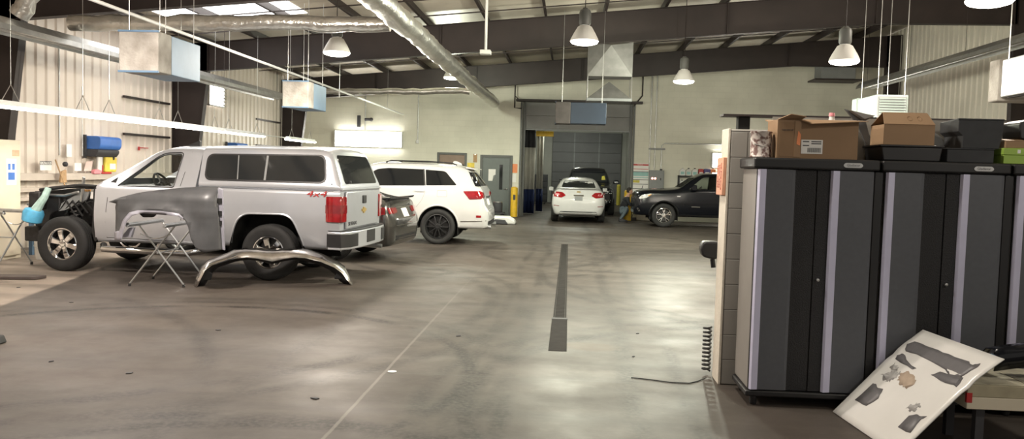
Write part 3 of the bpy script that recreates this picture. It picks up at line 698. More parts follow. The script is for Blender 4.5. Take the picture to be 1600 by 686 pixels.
# ---- black suv facing out of the far bay ----------------------------------------------
def black_suv():
    t = thing('suv', 'black suv facing out from the bay behind the white sedan', 'suv', (.80, 36.05, 0), 270)
    st = [(-.95,.45,.7,.7,.84,1.0,.82,1.1,.76,0), (-.85,.40,.84,.7,.97,1.15,.92,1.5,.72,.02), (-.6,.38,.88,.7,.99,1.2,.94,1.78,.70,.04), (.3,.36,.9,.7,1.0,1.2,.95,1.83,.70,.05), (1.2,.36,.9,.7,1.0,1.2,.95,1.82,.70,.05), (1.55,.36,.9,.7,1.0,1.2,.95,1.73,.71,.04),
          (2.15,.36,.9,.7,1.0,1.17,.94,1.30,.80,.03), (2.35,.36,.9,.7,1.0,1.13,.94,1.21,.82,.03), (3.2,.36,.88,.7,.98,1.06,.92,1.14,.80,.03), (3.7,.38,.82,.65,.93,1.0,.88,1.07,.74,.02), (3.86,.42,.74,.6,.86,.92,.82,.98,.68,.01), (3.92,.46,.66,.6,.78,.86,.76,.9,.62,0)]
    body = car_loft(st, .06, .12).build('body', 'blackgloss', t)
    tr = bvh_of(body); ar = [(0,.39,.43), (3.0,.39,.43)]
    generic_arches(body, t, ar, .58)
    for x, z, r in ar:
        for s in (1, -1):
            wheel_well(t, arch_poly(x, z, r), s, .59, .96); wheel(t, x, s*.86, s, .38, .26, .25, 'five', 'zinc')
    decal('windscreen', tr, fillet([(-.76,1.31),(.76,1.31),(.66,1.72),(-.66,1.72)], .06), 'front', 'tintgrey', t, .004, .01)
    n = decal('windscreen_note', tr, [(.50,1.36),(.66,1.38),(.62,1.54),(.52,1.52)], 'front', 'yellowdull', t, .008, .002); n['label'] = 'yellow green marker blob on the windscreen'
    for s in (1, -1):
        decal('head_lamp', tr, fillet([(s*.48,.88),(s*.84,.86),(s*.86,.98),(s*.52,.96)], .03), 'front', 'clearlens', t, .006, .01)
        decal('fog_lamp', tr, fillet([(s*.62,.52),(s*.78,.52),(s*.78,.58),(s*.62,.58)], .02), 'front', 'clearlens', t, .006, .01)
        mm = MB().prism(fillet([(1.95,1.22),(2.12,1.22),(2.12,1.36),(1.97,1.38)], .04), 'y', s*.98, s*1.20).build('door_mirror', 'blackgloss', t, 35, .02)
        MB().box((2.125,s*1.03,1.26),(2.135,s*1.17,1.30)).build('mirror_signal', 'clearlens', mm)
        decal('side_window', tr, fillet([(-.5,1.25),(-.4,1.70),(1.3,1.74),(1.9,1.25)], .05), 'left' if s > 0 else 'right', 'tint', t, .004, .01)
    decal('grille', tr, fillet([(-.44,.66),(.44,.66),(.46,.93),(-.46,.93)], .03), 'front', 'black', t, .006, .01)
    for z in (.72, .79, .86): decal('grille_bar', tr, [(-.42,z),(.42,z),(.42,z+.02),(-.42,z+.02)], 'front', 'chrome', t, .012, .002)
    decal('bumper_trim', tr, [(-.80,.60),(.80,.60),(.80,.625),(-.80,.625)], 'front', 'chrome', t, .008, .006)
    return t

# ---- black pickup -----------------------------------------------------------------------
def black_pickup():
    t = thing('pickup_truck', 'black pickup with bare alloy wheel, nose toward the open bay', 'pickup truck', (6.25, 27.25, 0), 180)
    st = [(-1.05,.45,.8,.7,.92,1.0,.90,1.05,.86,0), (-.9,.40,.85,.7,.94,1.05,.92,1.12,.88,0), (.70,.36,.86,.66,.95,1.05,.925,1.13,.88,0), (.72,.36,.86,.66,.95,1.18,.925,1.62,.66,.03), (.85,.36,.86,.66,.95,1.19,.925,1.68,.655,.04), (1.4,.34,.86,.66,.95,1.19,.925,1.71,.65,.05), (2.0,.34,.86,.66,.95,1.18,.925,1.69,.65,.04),
          (2.25,.34,.86,.66,.95,1.17,.925,1.60,.66,.04), (2.60,.34,.86,.66,.95,1.15,.92,1.37,.72,.03), (2.84,.34,.86,.66,.95,1.12,.915,1.22,.78,.03), (3.2,.34,.86,.66,.95,1.10,.91,1.18,.76,.04), (3.75,.36,.84,.64,.94,1.08,.90,1.16,.74,.03), (4.0,.36,.80,.60,.92,1.04,.87,1.12,.70,.02), (4.11,.36,.74,.58,.86,.98,.82,1.06,.64,.01), (4.16,.38,.68,.58,.80,.92,.76,1.0,.6,0), (4.18,.42,.62,.58,.74,.86,.70,.92,.56,0)]
    inner = [(.82,.60,.80,.70,.85,1.14,.84,1.60,.58,.03), (1.4,.60,.80,.70,.85,1.14,.84,1.645,.58,.04), (2.0,.60,.80,.70,.85,1.13,.84,1.62,.58,.03), (2.25,.60,.80,.70,.85,1.12,.84,1.52,.58,.03), (2.60,.60,.80,.70,.85,1.05,.84,1.27,.62,.02)]
    body = car_loft(st, .06, .11).build('body', 'blackgloss', t)
    tr = bvh_of(body); ar = [(0,.37,.44), (3.26,.37,.44)]
    win = fillet([(2.52,1.205),(2.10,1.56),(1.98,1.615),(1.65,1.625),(1.65,1.22)], [.02,.08,.05,.04,.03])
    win2 = fillet([(1.55,1.22),(1.55,1.625),(1.1,1.62),(.95,1.45),(.95,1.22)], .04)
    ws = fillet([(.68,1.27),(.58,1.58),(-.58,1.58),(-.68,1.27)], .04)
    cut(body, [car_loft(inner), MB().prism(win, 'y', -1.3, 1.3), MB().prism(win2, 'y', -1.3, 1.3), MB().prism(ws, 'x', 2.05, 3.2)])
    generic_arches(body, t, ar, .56)
    for x, z, r in ar:
        for s in (1, -1):
            wheel_well(t, arch_poly(x, z, r), s, .57, .93); wheel(t, x, s*.80, s, .375, .255, .225, 'five', 'chrome')
            q = [tr.ray_cast(Vector((p[0], s*8, p[1])), Vector((0, -s, 0)))[0] for p in arch_poly(x, z, r+.015)[:-2]]
            MB().tube(q, .022, 6).build('arch_trim', 'black', t)
    for sd in ('left', 'right'):
        decal('front_door_glass', tr, win, sd, 'glass', t, -.010, .014, .2)
        decal('rear_door_glass', tr, win2, sd, 'tint', t, -.010, .014, .2)
        h = decal('head_lamp', tr, fillet([(4.06,.90),(3.96,1.0),(3.68,1.05),(3.66,1.02),(3.80,.92),(4.02,.87)], .015), sd, 'clearlens', t, .008, .012, .05)
        decal('turn_lens', tr, fillet([(3.77,.99),(3.68,1.035),(3.66,1.015),(3.76,.955)], .006), sd, 'amber', h, .011, .004)
        decal('fog_bezel', tr, fillet([(4.11,.58),(4.07,.60),(4.0,.50),(4.04,.47)], .01), sd, 'chrome', t, .008, .008)
        decal('fender_badge', tr, [(2.78,.975),(2.88,.975),(2.86,1.0),(2.76,1.0)], sd, 'chrome', t, .006, .004)
        decal('door_badge', tr, [(2.15,.66),(2.42,.66),(2.42,.68),(2.15,.68)], sd, 'dkchrome', t, .004, .004)
        decal('door_handle', tr, fillet([(1.64,1.02),(1.84,1.02),(1.84,1.055),(1.64,1.055)], .015), sd, 'blackgloss', t, .022, .004)
        ribbon(tr, [(1.60,.40),(1.60,1.17)], sd, .008, 'dark', t); ribbon(tr, [(2.62,1.17),(2.66,.7),(2.62,.42)], sd, .008, 'dark', t)
        decal('sill_trim', tr, [(.5,.37),(2.80,.37),(2.80,.42),(.5,.42)], sd, 'black', t, .01, .01)
    for s in (1, -1):
        mm = MB().prism(fillet([(2.28,1.18),(2.46,1.18),(2.47,1.30),(2.40,1.36),(2.30,1.36)], .03), 'y', s*.96, s*1.14).build('door_mirror', 'blackgloss', t, 35, .02)
        MB().prism(fillet([(1.05,.95),(1.25,.95),(1.20,1.35),(1.08,1.35)], .04), 'y', s*.40-.22, s*.40+.22).build('seat_back', 'seat', t, 35, .02)
    MB().prism(fillet([(2.2,.9),(2.6,.8),(2.6,1.06),(2.45,1.15),(2.24,1.12)], .04), 'y', -.8, .8).build('dashboard', 'black', t, 40)
    sw = MB(); sw.tube([(2.15-.10*math.sin(a), .38+.18*math.cos(a), 1.14+.16*math.sin(a)) for a in [2*PI*i/24 for i in range(24)]], .016, 6, False, closed=True); sw.build('steering_wheel', 'black', t)
    decal('grille', tr, fillet([(-.50,.70),(.50,.70),(.54,.90),(-.54,.90)], .03), 'front', 'black', t, .008, .01)
    decal('grille_bar', tr, [(-.50,.79),(.50,.79),(.50,.83),(-.50,.83)], 'front', 'chrome', t, .014, .004)
    decal('skid_plate', tr, [(-.5,.42),(.5,.42),(.55,.50),(-.55,.50)], 'front', 'zinc', t, .008, .006)
    decal('windscreen', tr, fillet([(.68,1.27),(.58,1.58),(-.58,1.58),(-.68,1.27)], .04), 'front', 'glass', t, -.008, .014)
    return t

silver_pickup(); white_suv(); dark_sedan(); white_sedan(); black_suv(); black_pickup()
# ------------------------------------------------------------------ the building
XL, XR, YB = -9.9, 10.6, 30.0
def roof(x): return 5.41+.09*x

def floor_material():
    m, nt, b, N, L = new_mat('polished concrete')
    tc = N.new('ShaderNodeTexCoord'); P = tc.outputs['Object']
    def noise(s, d=6, rough=.55, vec=None, dist=0.):
        n = N.new('ShaderNodeTexNoise'); n.inputs['Scale'].default_value = s; n.inputs['Detail'].default_value = d; n.inputs['Roughness'].default_value = rough; n.inputs['Distortion'].default_value = dist
        L.new(vec or P, n.inputs['Vector']); return n.outputs['Fac']
    def math_(op, a, c=None, clamp=False):
        n = N.new('ShaderNodeMath'); n.operation = op; n.use_clamp = clamp
        for i, v in enumerate((a, c)):
            if v is None: continue
            if isinstance(v, (int, float)): n.inputs[i].default_value = v
            else: L.new(v, n.inputs[i])
        return n.outputs[0]
    def rng(v, a, z, o0=0., o1=1.):
        n = N.new('ShaderNodeMapRange'); n.inputs[1].default_value = a; n.inputs[2].default_value = z; n.inputs[3].default_value = o0; n.inputs[4].default_value = o1
        L.new(v, n.inputs[0]); return n.outputs[0]
    def mix(f, a, c):
        n = N.new('ShaderNodeMix'); n.data_type = 'RGBA'
        for sock, v in ((n.inputs[0], f), (n.inputs[6], a), (n.inputs[7], c)):
            if isinstance(v, tuple): sock.default_value = (*v, 1)
            elif isinstance(v, (int, float)): sock.default_value = v
            else: L.new(v, sock)
        return n.outputs[2]
    sx = N.new('ShaderNodeSeparateXYZ'); L.new(P, sx.inputs[0]); X, Y = sx.outputs[0], sx.outputs[1]
    col = mix(rng(noise(.55, 8, .6), .35, .68), (.074, .062, .053), (.110, .094, .081))
    col = mix(rng(noise(2.6, 8, .65), .45, .75, 0, .5), col, (.060, .052, .045))
    col = mix(rng(noise(14, 5), .55, .8, 0, .25), col, (.15, .134, .118))
    # painted paler strip along the left wall (edge runs at X = -6.2 ... -7.3)
    edge = math_('ADD', X, math_('MULTIPLY', Y, .245)); edge = math_('ADD', edge, math_('MULTIPLY', noise(.8, 4), .12))
    col = mix(rng(edge, -4.00, -4.06), col, mix(rng(noise(1.2, 6), .3, .7), (.27, .225, .185), (.33, .28, .235)))
    # streaky dirt across the aisle
    st = N.new('ShaderNodeMapping'); st.inputs['Scale'].default_value = (.28, 1.5, 1); st.inputs['Rotation'].default_value = (0, 0, .25); L.new(P, st.inputs['Vector'])
    col = mix(rng(noise(1.1, 7, .6, st.outputs[0], .4), .42, .75, 0, .75), col, (.040, .035, .031))
    # tyre marks: arcs of circles, broken up by streaky noise
    brk = rng(noise(1.7, 4), .34, .56); tread = rng(noise(26, 2), .35, .6, .35, 1)
    tot = None
    for cx, cy, r, w, s in ((-3.6,6.4,2.85,.10,.55),(-3.6,6.4,3.15,.10,.35),(2.6,6.0,3.3,.13,.5),(2.6,6.0,3.62,.10,.35),(-6.5,10.,5.6,.14,.4),(-6.5,10.,6.0,.12,.35),(5.2,13.5,5.6,.12,.4),(5.2,13.5,5.3,.10,.35),(-1.5,15.,2.4,.10,.4),(-1.3,15.2,2.0,.10,.35),(1.5,17.,3.2,.12,.4),(-3.5,17.,4.4,.14,.45),(-2.,2.,3.2,.16,.5),(-1.6,2.2,2.9,.14,.5),(-9.,4.,6.6,.14,.3),(0.2,20.,3.0,.14,.35)):
        d = N.new('ShaderNodeVectorMath'); d.operation = 'DISTANCE'; L.new(P, d.inputs[0]); d.inputs[1].default_value = (cx, cy, 0)
        k = math_('MULTIPLY', rng(math_('ABSOLUTE', math_('SUBTRACT', d.outputs['Value'], r)), w, w*.3), min(.95, s*1.7))
        tot = k if tot is None else math_('MAXIMUM', tot, k)
    # straight tracks beside the drain
    for x0, w, s in ((-.42,.10,.4),(.55,.12,.4),(-.75,.08,.3),(.95,.08,.3),(-2.4,.14,.25)):
        wob = math_('ADD', math_('SUBTRACT', X, x0), math_('MULTIPLY', noise(.25, 2), .5))
        k = math_('MULTIPLY', rng(math_('ABSOLUTE', math_('SUBTRACT', wob, .25)), w, w*.3), min(.9, s*1.7))
        tot = math_('MAXIMUM', tot, k)
    col = mix(math_('MULTIPLY', math_('MULTIPLY', tot, brk), tread), col, (.014, .012, .011))
    # saw cut joints
    jit = math_('MULTIPLY', noise(6, 3), .012)
    j = rng(math_('ABSOLUTE', math_('ADD', math_('SUBTRACT', X, -1.43), jit)), .016, .008)
    col = mix(math_('MULTIPLY', math_('MULTIPLY', j, .45), rng(Y, 12, 7, .15, 1)), col, (.24, .22, .20))
    for y0 in (6.55, 12.6, 18.4, 24.3):
        j = rng(math_('ABSOLUTE', math_('ADD', math_('SUBTRACT', Y, y0), jit)), .018, .008)
        col = mix(math_('MULTIPLY', j, .35), col, (.09, .085, .08))
    for x0 in (4.3, -4.6):
        j = rng(math_('ABSOLUTE', math_('ADD', math_('SUBTRACT', X, x0), jit)), .014, .007)
        col = mix(math_('MULTIPLY', j, .3), col, (.1, .09, .085))
    # oily spot beside the drain
    sp = N.new('ShaderNodeMapping'); sp.inputs['Scale'].default_value = (2.4, 3.2, 1); sp.inputs['Location'].default_value = (-.25*2.4, -7.86*3.2, 0); L.new(P, sp.inputs['Vector'])
    dd = N.new('ShaderNodeVectorMath'); dd.operation = 'LENGTH'; L.new(sp.outputs[0], dd.inputs[0])
    col = mix(math_('MULTIPLY', rng(math_('ADD', dd.outputs['Value'], math_('MULTIPLY', noise(5, 5), .8)), 1.15, .85), .75), col, (.085, .060, .042))
    L.new(col, b.inputs['Base Color'])
    L.new(rng(noise(1.3, 6), .3, .7, .40, .58), b.inputs['Roughness'])
    b.inputs['Specular IOR Level'].default_value = .16
    bp = N.new('ShaderNodeBump'); bp.inputs['Strength'].default_value = .12; bp.inputs['Distance'].default_value = .02
    L.new(noise(3.5, 7, .6), bp.inputs['Height']); L.new(bp.outputs[0], b.inputs['Normal'])
    return m

def block_material(name, col, bump=.25, tint=None, w=.4, h=.2, axis='x'):
    m, nt, b, N, L = new_mat(name); b.inputs['Roughness'].default_value = .6
    tc = N.new('ShaderNodeTexCoord'); sp = N.new('ShaderNodeSeparateXYZ'); L.new(tc.outputs['Object'], sp.inputs[0])
    cb = N.new('ShaderNodeCombineXYZ'); ad = N.new('ShaderNodeMath'); L.new(sp.outputs[0], ad.inputs[0]); L.new(sp.outputs[1], ad.inputs[1])
    L.new(ad.outputs[0], cb.inputs[0]); L.new(sp.outputs[2], cb.inputs[1])
    br = N.new('ShaderNodeTexBrick'); br.inputs['Scale'].default_value = 1; br.inputs['Brick Width'].default_value = w; br.inputs['Row Height'].default_value = h; br.inputs['Mortar Size'].default_value = .006; br.inputs['Mortar Smooth'].default_value = .6
    br.inputs['Color1'].default_value = (*col, 1); br.inputs['Color2'].default_value = (*[v*.97 for v in col], 1); br.inputs['Mortar'].default_value = (*[v*(tint or .9) for v in col], 1)
    L.new(cb.outputs[0], br.inputs['Vector'])
    n = N.new('ShaderNodeTexNoise'); n.inputs['Scale'].default_value = 1.1; n.inputs['Detail'].default_value = 6; L.new(tc.outputs['Object'], n.inputs['Vector'])
    r = N.new('ShaderNodeValToRGB'); r.color_ramp.elements[0].position = .3; r.color_ramp.elements[0].color = (.86, .86, .85, 1); r.color_ramp.elements[1].position = .7
    L.new(n.outputs['Fac'], r.inputs['Fac'])
    mx = N.new('ShaderNodeMix'); mx.data_type = 'RGBA'; mx.blend_type = 'MULTIPLY'; mx.inputs[0].default_value = 1
    L.new(br.outputs['Color'], mx.inputs[6]); L.new(r.outputs['Color'], mx.inputs[7]); L.new(mx.outputs[2], b.inputs['Base Color'])
    bp = N.new('ShaderNodeBump'); bp.inputs['Strength'].default_value = bump; bp.inputs['Distance'].default_value = .01; bp.invert = True
    L.new(br.outputs['Fac'], bp.inputs['Height']); L.new(bp.outputs[0], b.inputs['Normal'])
    return m

M['floor'] = floor_material()
M['backwall'] = block_material('painted block wall', (.75, .735, .63))
M['halfwall'] = block_material('grey block wall', (.33, .31, .285), .6, .6)
M['liner'] = mat('cream metal liner panel', (.66, .59, .52), .45, 0, .05, 1.2)
M['linerR'] = mat('cream metal wall panel', (.64, .60, .52), .45, 0, .07, 1.2)
M['insul'] = mat('vinyl faced roof insulation', (.62, .565, .48), .5, 0, .10, 1.5, bump=.5, bscale=3)
M['girt'] = mat('cream girt', (.50, .44, .38), .5, 0, .08, 3)

# floor, one slab under hall and bay
fl = MB().box((XL-.3, -4, -.2), (XR+.3, 46.2, 0)).build('floor', 'floor', None, None); struct(fl, 'stained grey concrete shop floor')

# ribbed liner walls
def ribbed(name, x, y0, y1, z0, ztop, m, inward, pitch=.305, d=.035):
    prof = []; y = y0
    while y < y1:
        prof += [(0, y), (0, y+pitch*.72), (d, y+pitch*.80), (d, y+pitch*.92)]; y += pitch
    prof.append((0, y))
    mb = MB(); g = [[(x+inward*p, yy, z0) for p, yy in prof], [(x+inward*p, yy, ztop) for p, yy in prof]]
    mb.sheet(g)
    o = mb.build(name, m, None, None, thick=.01); return struct(o)
ribbed('wall_left', XL, -4, YB, 0, 4.75, 'liner', 1)
ribbed('wall_right', XR, -4, YB, 0, 6.55, 'linerR', -1)

# back wall with the bay opening
bw = MB()
OX0, OX1, OZ = -1.75, 2.20, 4.16
bw.box((XL-.2, YB, 0), (OX0, YB+.2, 6.6)); bw.box((OX1, YB, 0), (XR+.2, YB+.2, 6.6)); bw.box((OX0, YB, OZ), (OX1, YB+.2, 6.6))
struct(bw.build('wall_back', 'backwall', None, None), 'pale painted block wall at the far end of the shop')
# far bay behind the opening
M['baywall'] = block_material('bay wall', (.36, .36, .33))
b2 = MB(); b2.box((-3.3, YB+.2, 0), (-3.1, 45, 4.6)); b2.box((3.0, YB+.2, 0), (3.2, 45, 4.6)); b2.box((-3.3, 45, 0), (3.2, 45.2, 4.6))
struct(b2.build('wall_bay', 'baywall', None, None))
struct(MB().box((-3.3, YB+.2, 4.6), (3.2, 45.2, 4.75)).build('ceiling_bay', 'insul', None, None))
# roof insulation
cl = MB(); g = []
for i in range(61):
    x = XL-.1+(XR-XL+.2)*i/60; g.append([(x, y, roof(x)+.21) for y in (-4, 6, 14, 20.7, 24, 30)])
cl.sheet(g); struct(cl.build('ceiling', 'insul', None, 30, thick=.02))
# purlins run along the hall on top of the rafters
x = -9.2
while x < 10.5:
    z = roof(x)+.01; mb = MB()
    mb.prism([(x-.035, z), (x+.03, z), (x+.03, z+.012), (x-.022, z+.012), (x-.022, z+.19), (x-.035, z+.19)], 'y', -3.9, YB-.01)
    struct(mb.build('ceiling_purlin', 'steel_dark', None, None)); x += 1.42
# thin bridging angles across the purlins
for y in (10.6, 17.2, 18.9, 22.9, 25.4):
    struct(MB().prism([(-9.7, roof(-9.7)-.03), (10.4, roof(10.4)-.03), (10.4, roof(10.4)-.005), (-9.7, roof(-9.7)-.005)], 'y', y, y+.025).build('ceiling_bridging', 'steel_dark', None, None))
# tapered rafters and columns
def web(name, pts, y, w=.012, fl_=.18):
    mb = MB(); mb.prism(pts, 'y', y-w/2, y+w/2)
    n = len(pts)
    for i in range(n):
        a, c = Vector(pts[i]), Vector(pts[(i+1) % n]); t = (c-a)
        if t.length < .3: continue
        nn = Vector((-t.y, t.x)).normalized()*.012
        mb.prism([a, c, c+nn, a+nn], 'y', y-fl_/2, y+fl_/2)
    return struct(mb.build(name, 'steel_dark', None, None))
RBOT = [(-9.42, 3.86), (2.2, 4.87), (7.2, 5.30), (10.2, 5.32)]
def rbot(x): return float(np.interp(x, [p[0] for p in RBOT], [p[1] for p in RBOT]))
for y in (13.2, 20.2, 28.0):
    web('ceiling_rafter', [(10.2, roof(10.2))]+[(-9.42, roof(-9.42))]+RBOT, y)
    web('steel_column', [(XL+.02, 0), (XL+.45, 0), (XL+.92, 3.84), (XL+.92, roof(-9.0)), (XL+.02, roof(-9.9))], y)
    web('steel_column', [(XR-.02, 0), (XR-.02, roof(10.5)), (XR-.52, roof(10.1)), (XR-.40, 0)], y)
    for x in (-6.6, -3.2, .3, 3.6, 7.0):
        struct(MB().box((x-.008, y-.09, rbot(x)), (x+.008, y+.09, roof(x))).build('ceiling_stiffener', 'steel_dark', None, None))
# wall girts on the left, with the ledge that things stand on
for z0, z1, d in ((1.23, 1.36, .20), (1.02, 1.10, .12), (.86, .93, .12)):
    struct(MB().box((XL+.036, 5, z0), (XL+d+.03, YB-.02, z1)).build('wall_girt', 'girt', None, 20, .006))
for y in (20.0, 27.8):
    for z in (2.2, 3.02): struct(MB().box((XL+.036, y-2.2, z), (XL+.09, y-.1, z+.05)).build('wall_bracket', 'steel_dark', None, None))
# skylight panel and small louvred window
sk = MB(); sk.prism([(-8.9, roof(-8.9)+.196), (-6.0, roof(-6.0)+.196), (-6.0, roof(-6.0)+.188), (-8.9, roof(-8.9)+.188)], 'y', 15.4, 18.6)
struct(sk.build('window_2', 'daylight', None, None), 'bright skylight panel in the roof above the left bays')
def W(y, z, x=-9.75):
    """a wall point read on the plane X=-9.15, moved out to the liner"""
    k = x/-9.15; return (x, y*k, 1.65+(z-1.65)*k)
wn = MB().box((XL+.04, 22.05, 3.22), (XL+.09, 23.0, 3.78)).build('window_1', 'daylight', None, None); struct(wn, 'small bright louvred window high on the left wall')
fr = MB()
for z in (3.19, 3.78): fr.box((XL+.04, 22.02, z), (XL+.13, 23.03, z+.03))
for y in (22.02, 23.0): fr.box((XL+.04, y, 3.19), (XL+.13, y+.03, 3.81))
struct(fr.build('window_frame', 'steel', wn))
lv = MB()
for i in range(6): lv.obox((XL+.16, 22.9, 3.25+i*.095), .12, .16, .01, Matrix.Rotation(R(35), 3, 'Y'))
struct(lv.build('louvre', 'steel', wn))

# block half wall behind the cabinets
hw = MB().box((1.245, 6.62, 0), (XR-.02, 6.88, 2.02)).build('wall_partition', 'halfwall', None, 30, .01); struct(hw, 'grey block half wall behind the row of cabinets')
M['endcap'] = mat('side lit block end', (.66, .61, .52), .55, 0, .06, 5, bump=.3, bscale=25)  # end face made paler than the blocks: side light in the colour
struct(MB().box((1.225, 6.615, 0), (1.2445, 6.885, 2.025)).build('trim_1', 'endcap', None, 30, .004))
# steel rail on short posts above it with a smoky panel behind the cartons
rl = MB(); rl.box((1.19, 6.66, 2.125), (4.6, 6.84, 2.14)); struct(rl.build('trim_2', 'steel_dark', None, None))
for x in (1.36, 2.9, 4.3): struct(MB().box((x-.045, 6.70, 2.026), (x+.045, 6.79, 2.124)).build('trim_post', 'dark', None, None))
M['smokypanel'] = mat('smoky grey panel', (.33, .31, .27), .5, 0, 0, 4, col2=(.17, .16, .14), thr=(.35, .7))
struct(MB().box((1.55, 6.57, 1.60), (4.6, 6.58, 2.12)).build('trim_3', 'smokypanel', None, None))

# ------------------------------------------------------------------ doors and bay door
d1 = thing('door_1', 'grey steel door', 'door', (-2.645, YB, 0)); del d1['category']; struct(d1, 'closed grey steel door in the far wall')
fr = MB()
for s in (-1, 1): fr.box((s*.54-.045, -.06, 0), (s*.54+.045, 0, 2.19))
fr.box((-.4949, -.06, 2.10), (.4949, 0, 2.19)); fr.build('door_frame', 'doorframe', d1, 30, .005)
lf = MB().box((-.49, -.045, .012), (.49, -.004, 2.095)).build('door_leaf', 'door', d1, 30, .004)
MB().box((.12, -.05, .95), (.24, -.044, 1.85)).build('door_window', 'tintgrey', d1)
hd = MB(); hd.tube([(.41, -.045, .98), (.41, -.10, .98), (.28, -.10, .98)], .013, 8); hd.lathe([(.001, -.055), (.03, -.055), (.03, -.045)], (.41, 0, .98), 'y', 12, False); hd.build('door_handle', 'chrome', d1)
d2 = thing('door_2', 'x', 'door', (-4.26, YB, 0)); del d2['category']; struct(d2, 'brown panelled doorway behind the white suv')
fr = MB()
for s in (-1, 1): fr.box((s*.50-.04, -.05, 0), (s*.50+.04, 0, 2.24))
fr.box((-.4599, -.05, 2.16), (.4599, 0, 2.24)); fr.build('door_frame', 'doorframe', d2, 30, .005)
MB().box((-.455, -.03, .01), (.455, -.004, 2.155)).build('door_leaf', 'brownpanel', d2, 30, .004)

def sectional(name, label, x0, x1, z0, z1, y, m, n, face=-1):
    t = thing(name, 'x', 'door', ((x0+x1)/2, y, z0)); del t['category']; struct(t, label)
    w = (x1-x0)/2; h = (z1-z0)/n
    for i in range(n):
        MB().box((-w, -.02, i*h+.004), (w, .02, (i+1)*h-.004)).build('door_section', m, t, 30, .008)
    for x in (-w*.36, w*.36): MB().box((x-.03, -.032, .02), (x+.03, -.021, z1-z0-.02)).build('door_stile', 'grey', t)
    MB().box((-w, -.035, -.05), (w, .03, .0)).build('bottom_seal', 'grey', t)
    return t
sectional('door_3', 'grey overhead door rolled part way up in the bay opening', OX0+.03, OX1-.03, 3.19, 4.14, YB+.34, 'rollup', 2)
sectional('door_4', 'dark grey overhead door closing the far end of the bay', -.95, 2.72, .055, 3.78, 44.93, 'rollupdk', 7)
tk = MB()
for x in (OX0+.0, OX1-.10): tk.box((x, YB+.205, 0), (x+.10, YB+.29, 4.15))
struct(tk.build('door_track', 'doorframe', None, None))
jm = MB()
for x in (OX0-.07, OX1): jm.box((x, YB-.03, 0), (x+.07, YB-.001, 4.16))
struct(jm.build('door_jamb', 'doorframe', None, 20, .004))
struct(MB().box((-1.98, YB-.32, 4.12), (2.50, YB-.001, 4.20)).build('door_header', 'steel_dark', None, 20, .005))
bk = MB()
bk.tube([(-2.02, YB-.30, 5.6), (-2.02, YB-.30, 3.88), (-1.80, YB-.10, 3.88)], .025, 8); bk.tube([(-2.02, YB-.3, 4.3), (-1.9, YB-.3, 4.20)], .02, 6)
bk.tube([(2.47, YB-.30, 6.0), (2.47, YB-.30, 4.4), (2.20, YB-.10, 4.05)], .025, 8); struct(bk.build('door_hanger', 'steel_dark', None))

# ------------------------------------------------------------------ lamps
def high_bay_proto():
    t = thing('pendant_light', 'x', 'lamp')
    h = MB(); h.lathe([(.001, .62), (.04, .62), (.05, .60), (.085, .58), (.10, .54), (.10, .36), (.085, .33), (.06, .32), (.001, .32)], n=20, caps=False)
    h.build('ballast_housing', 'doorframe', t)
    rf = MB(); rf.lathe([(.075, .325), (.12, .30), (.19, .18), (.235, .09), (.24, .06), (.232, .06), (.225, .09), (.18, .18), (.11, .292), (.07, .31)], n=32, caps=False)
    rf.build('reflector', 'white_metal', t)
    ln = MB(); ln.lathe([(.236, .058), (.236, .05), (.21, .022), (.15, .004), (.08, -.002), (.001, -.004)], n=32, caps=False)
    ln.build('lens', 'bulb', t)
    return t
LIGHTS = []
def lamp_light(p, w, col, r=.17):
    l = bpy.data.lights.new('lamp_beam', 'SPOT'); l.energy = w*.78; l.color = col; l.shadow_soft_size = r; l.spot_size = R(168); l.spot_blend = .35
    o = bpy.data.objects.new('lamp_beam', l); C.objects.link(o); o.location = p
    w *= .76
    l = bpy.data.lights.new('lamp_glow', 'POINT'); l.energy = w; l.color = col; l.shadow_soft_size = r
    o = bpy.data.objects.new('lamp_glow', l); C.objects.link(o); o.location = p; return o
hb = [((-4.20, 14.7, 3.60), 'high bay lamp hanging above the camper shell, left of the long foil duct', (1.000, 0.895, 0.760), 230),
      ((.18, 14.3, 3.81), 'high bay lamp hanging in front of the sheet metal hood over the aisle', (0.962, 0.970, 0.775), 380),
      ((2.55, 19.5, 3.75), 'small far high bay lamp right of the sheet metal hood', (0.970, 1.000, 0.820), 400),
      ((3.77, 12.0, 3.25), 'high bay lamp above the cartons, in front of the grey duct box', (1.000, 0.910, 0.760), 330),
      ((3.78, 7.99, 3.27), 'large near high bay lamp cut off by the top edge at right', (1.000, 0.902, 0.760), 130),
      ((-3.47, 24.0, 4.22), 'farthest high bay lamp, half hidden behind the long foil duct', (0.955, 1.000, 0.805), 330),
      ((-4.6, 8.0, 3.72), 'unseen high bay lamp added to brighten the near left floor', (1.000, 0.880, 0.775), 330),  # this and the next three: unseen lamps added to brighten the hall
      ((.2, 6.0, 3.8), 'unseen high bay lamp added to brighten the near aisle', (1.000, 0.925, 0.805), 110),
      ((7.4, 11.4, 5.0), 'unseen high bay lamp added to brighten the right wall', (1., .90, .76), 330),
      ((4.6, 3.0, 3.8), 'unseen high bay lamp added to brighten the near right floor', (1.000, 0.925, 0.820), 60)]
proto = None
for p, lab, colr, pw in hb:
    if proto is None: proto = high_bay_proto(); o = proto
    else: o = dup(proto)
    o.location = p; o['label'] = lab; o['category'] = 'lamp'; o['group'] = 'high bay lamps'
    k_ = .855 if p[0] in (3.77, 3.78) else 1.; o.scale = (k_, k_, k_)
    rod = MB(); rod.tube([(0, 0, .62), (0, 0, (roof(p[0])-p[2]+.02)/k_)], .008, 6); rod.build('hanging_rod', 'steel_dark', o)
    lamp_light((p[0], p[1], p[2]-.14), pw, colr)
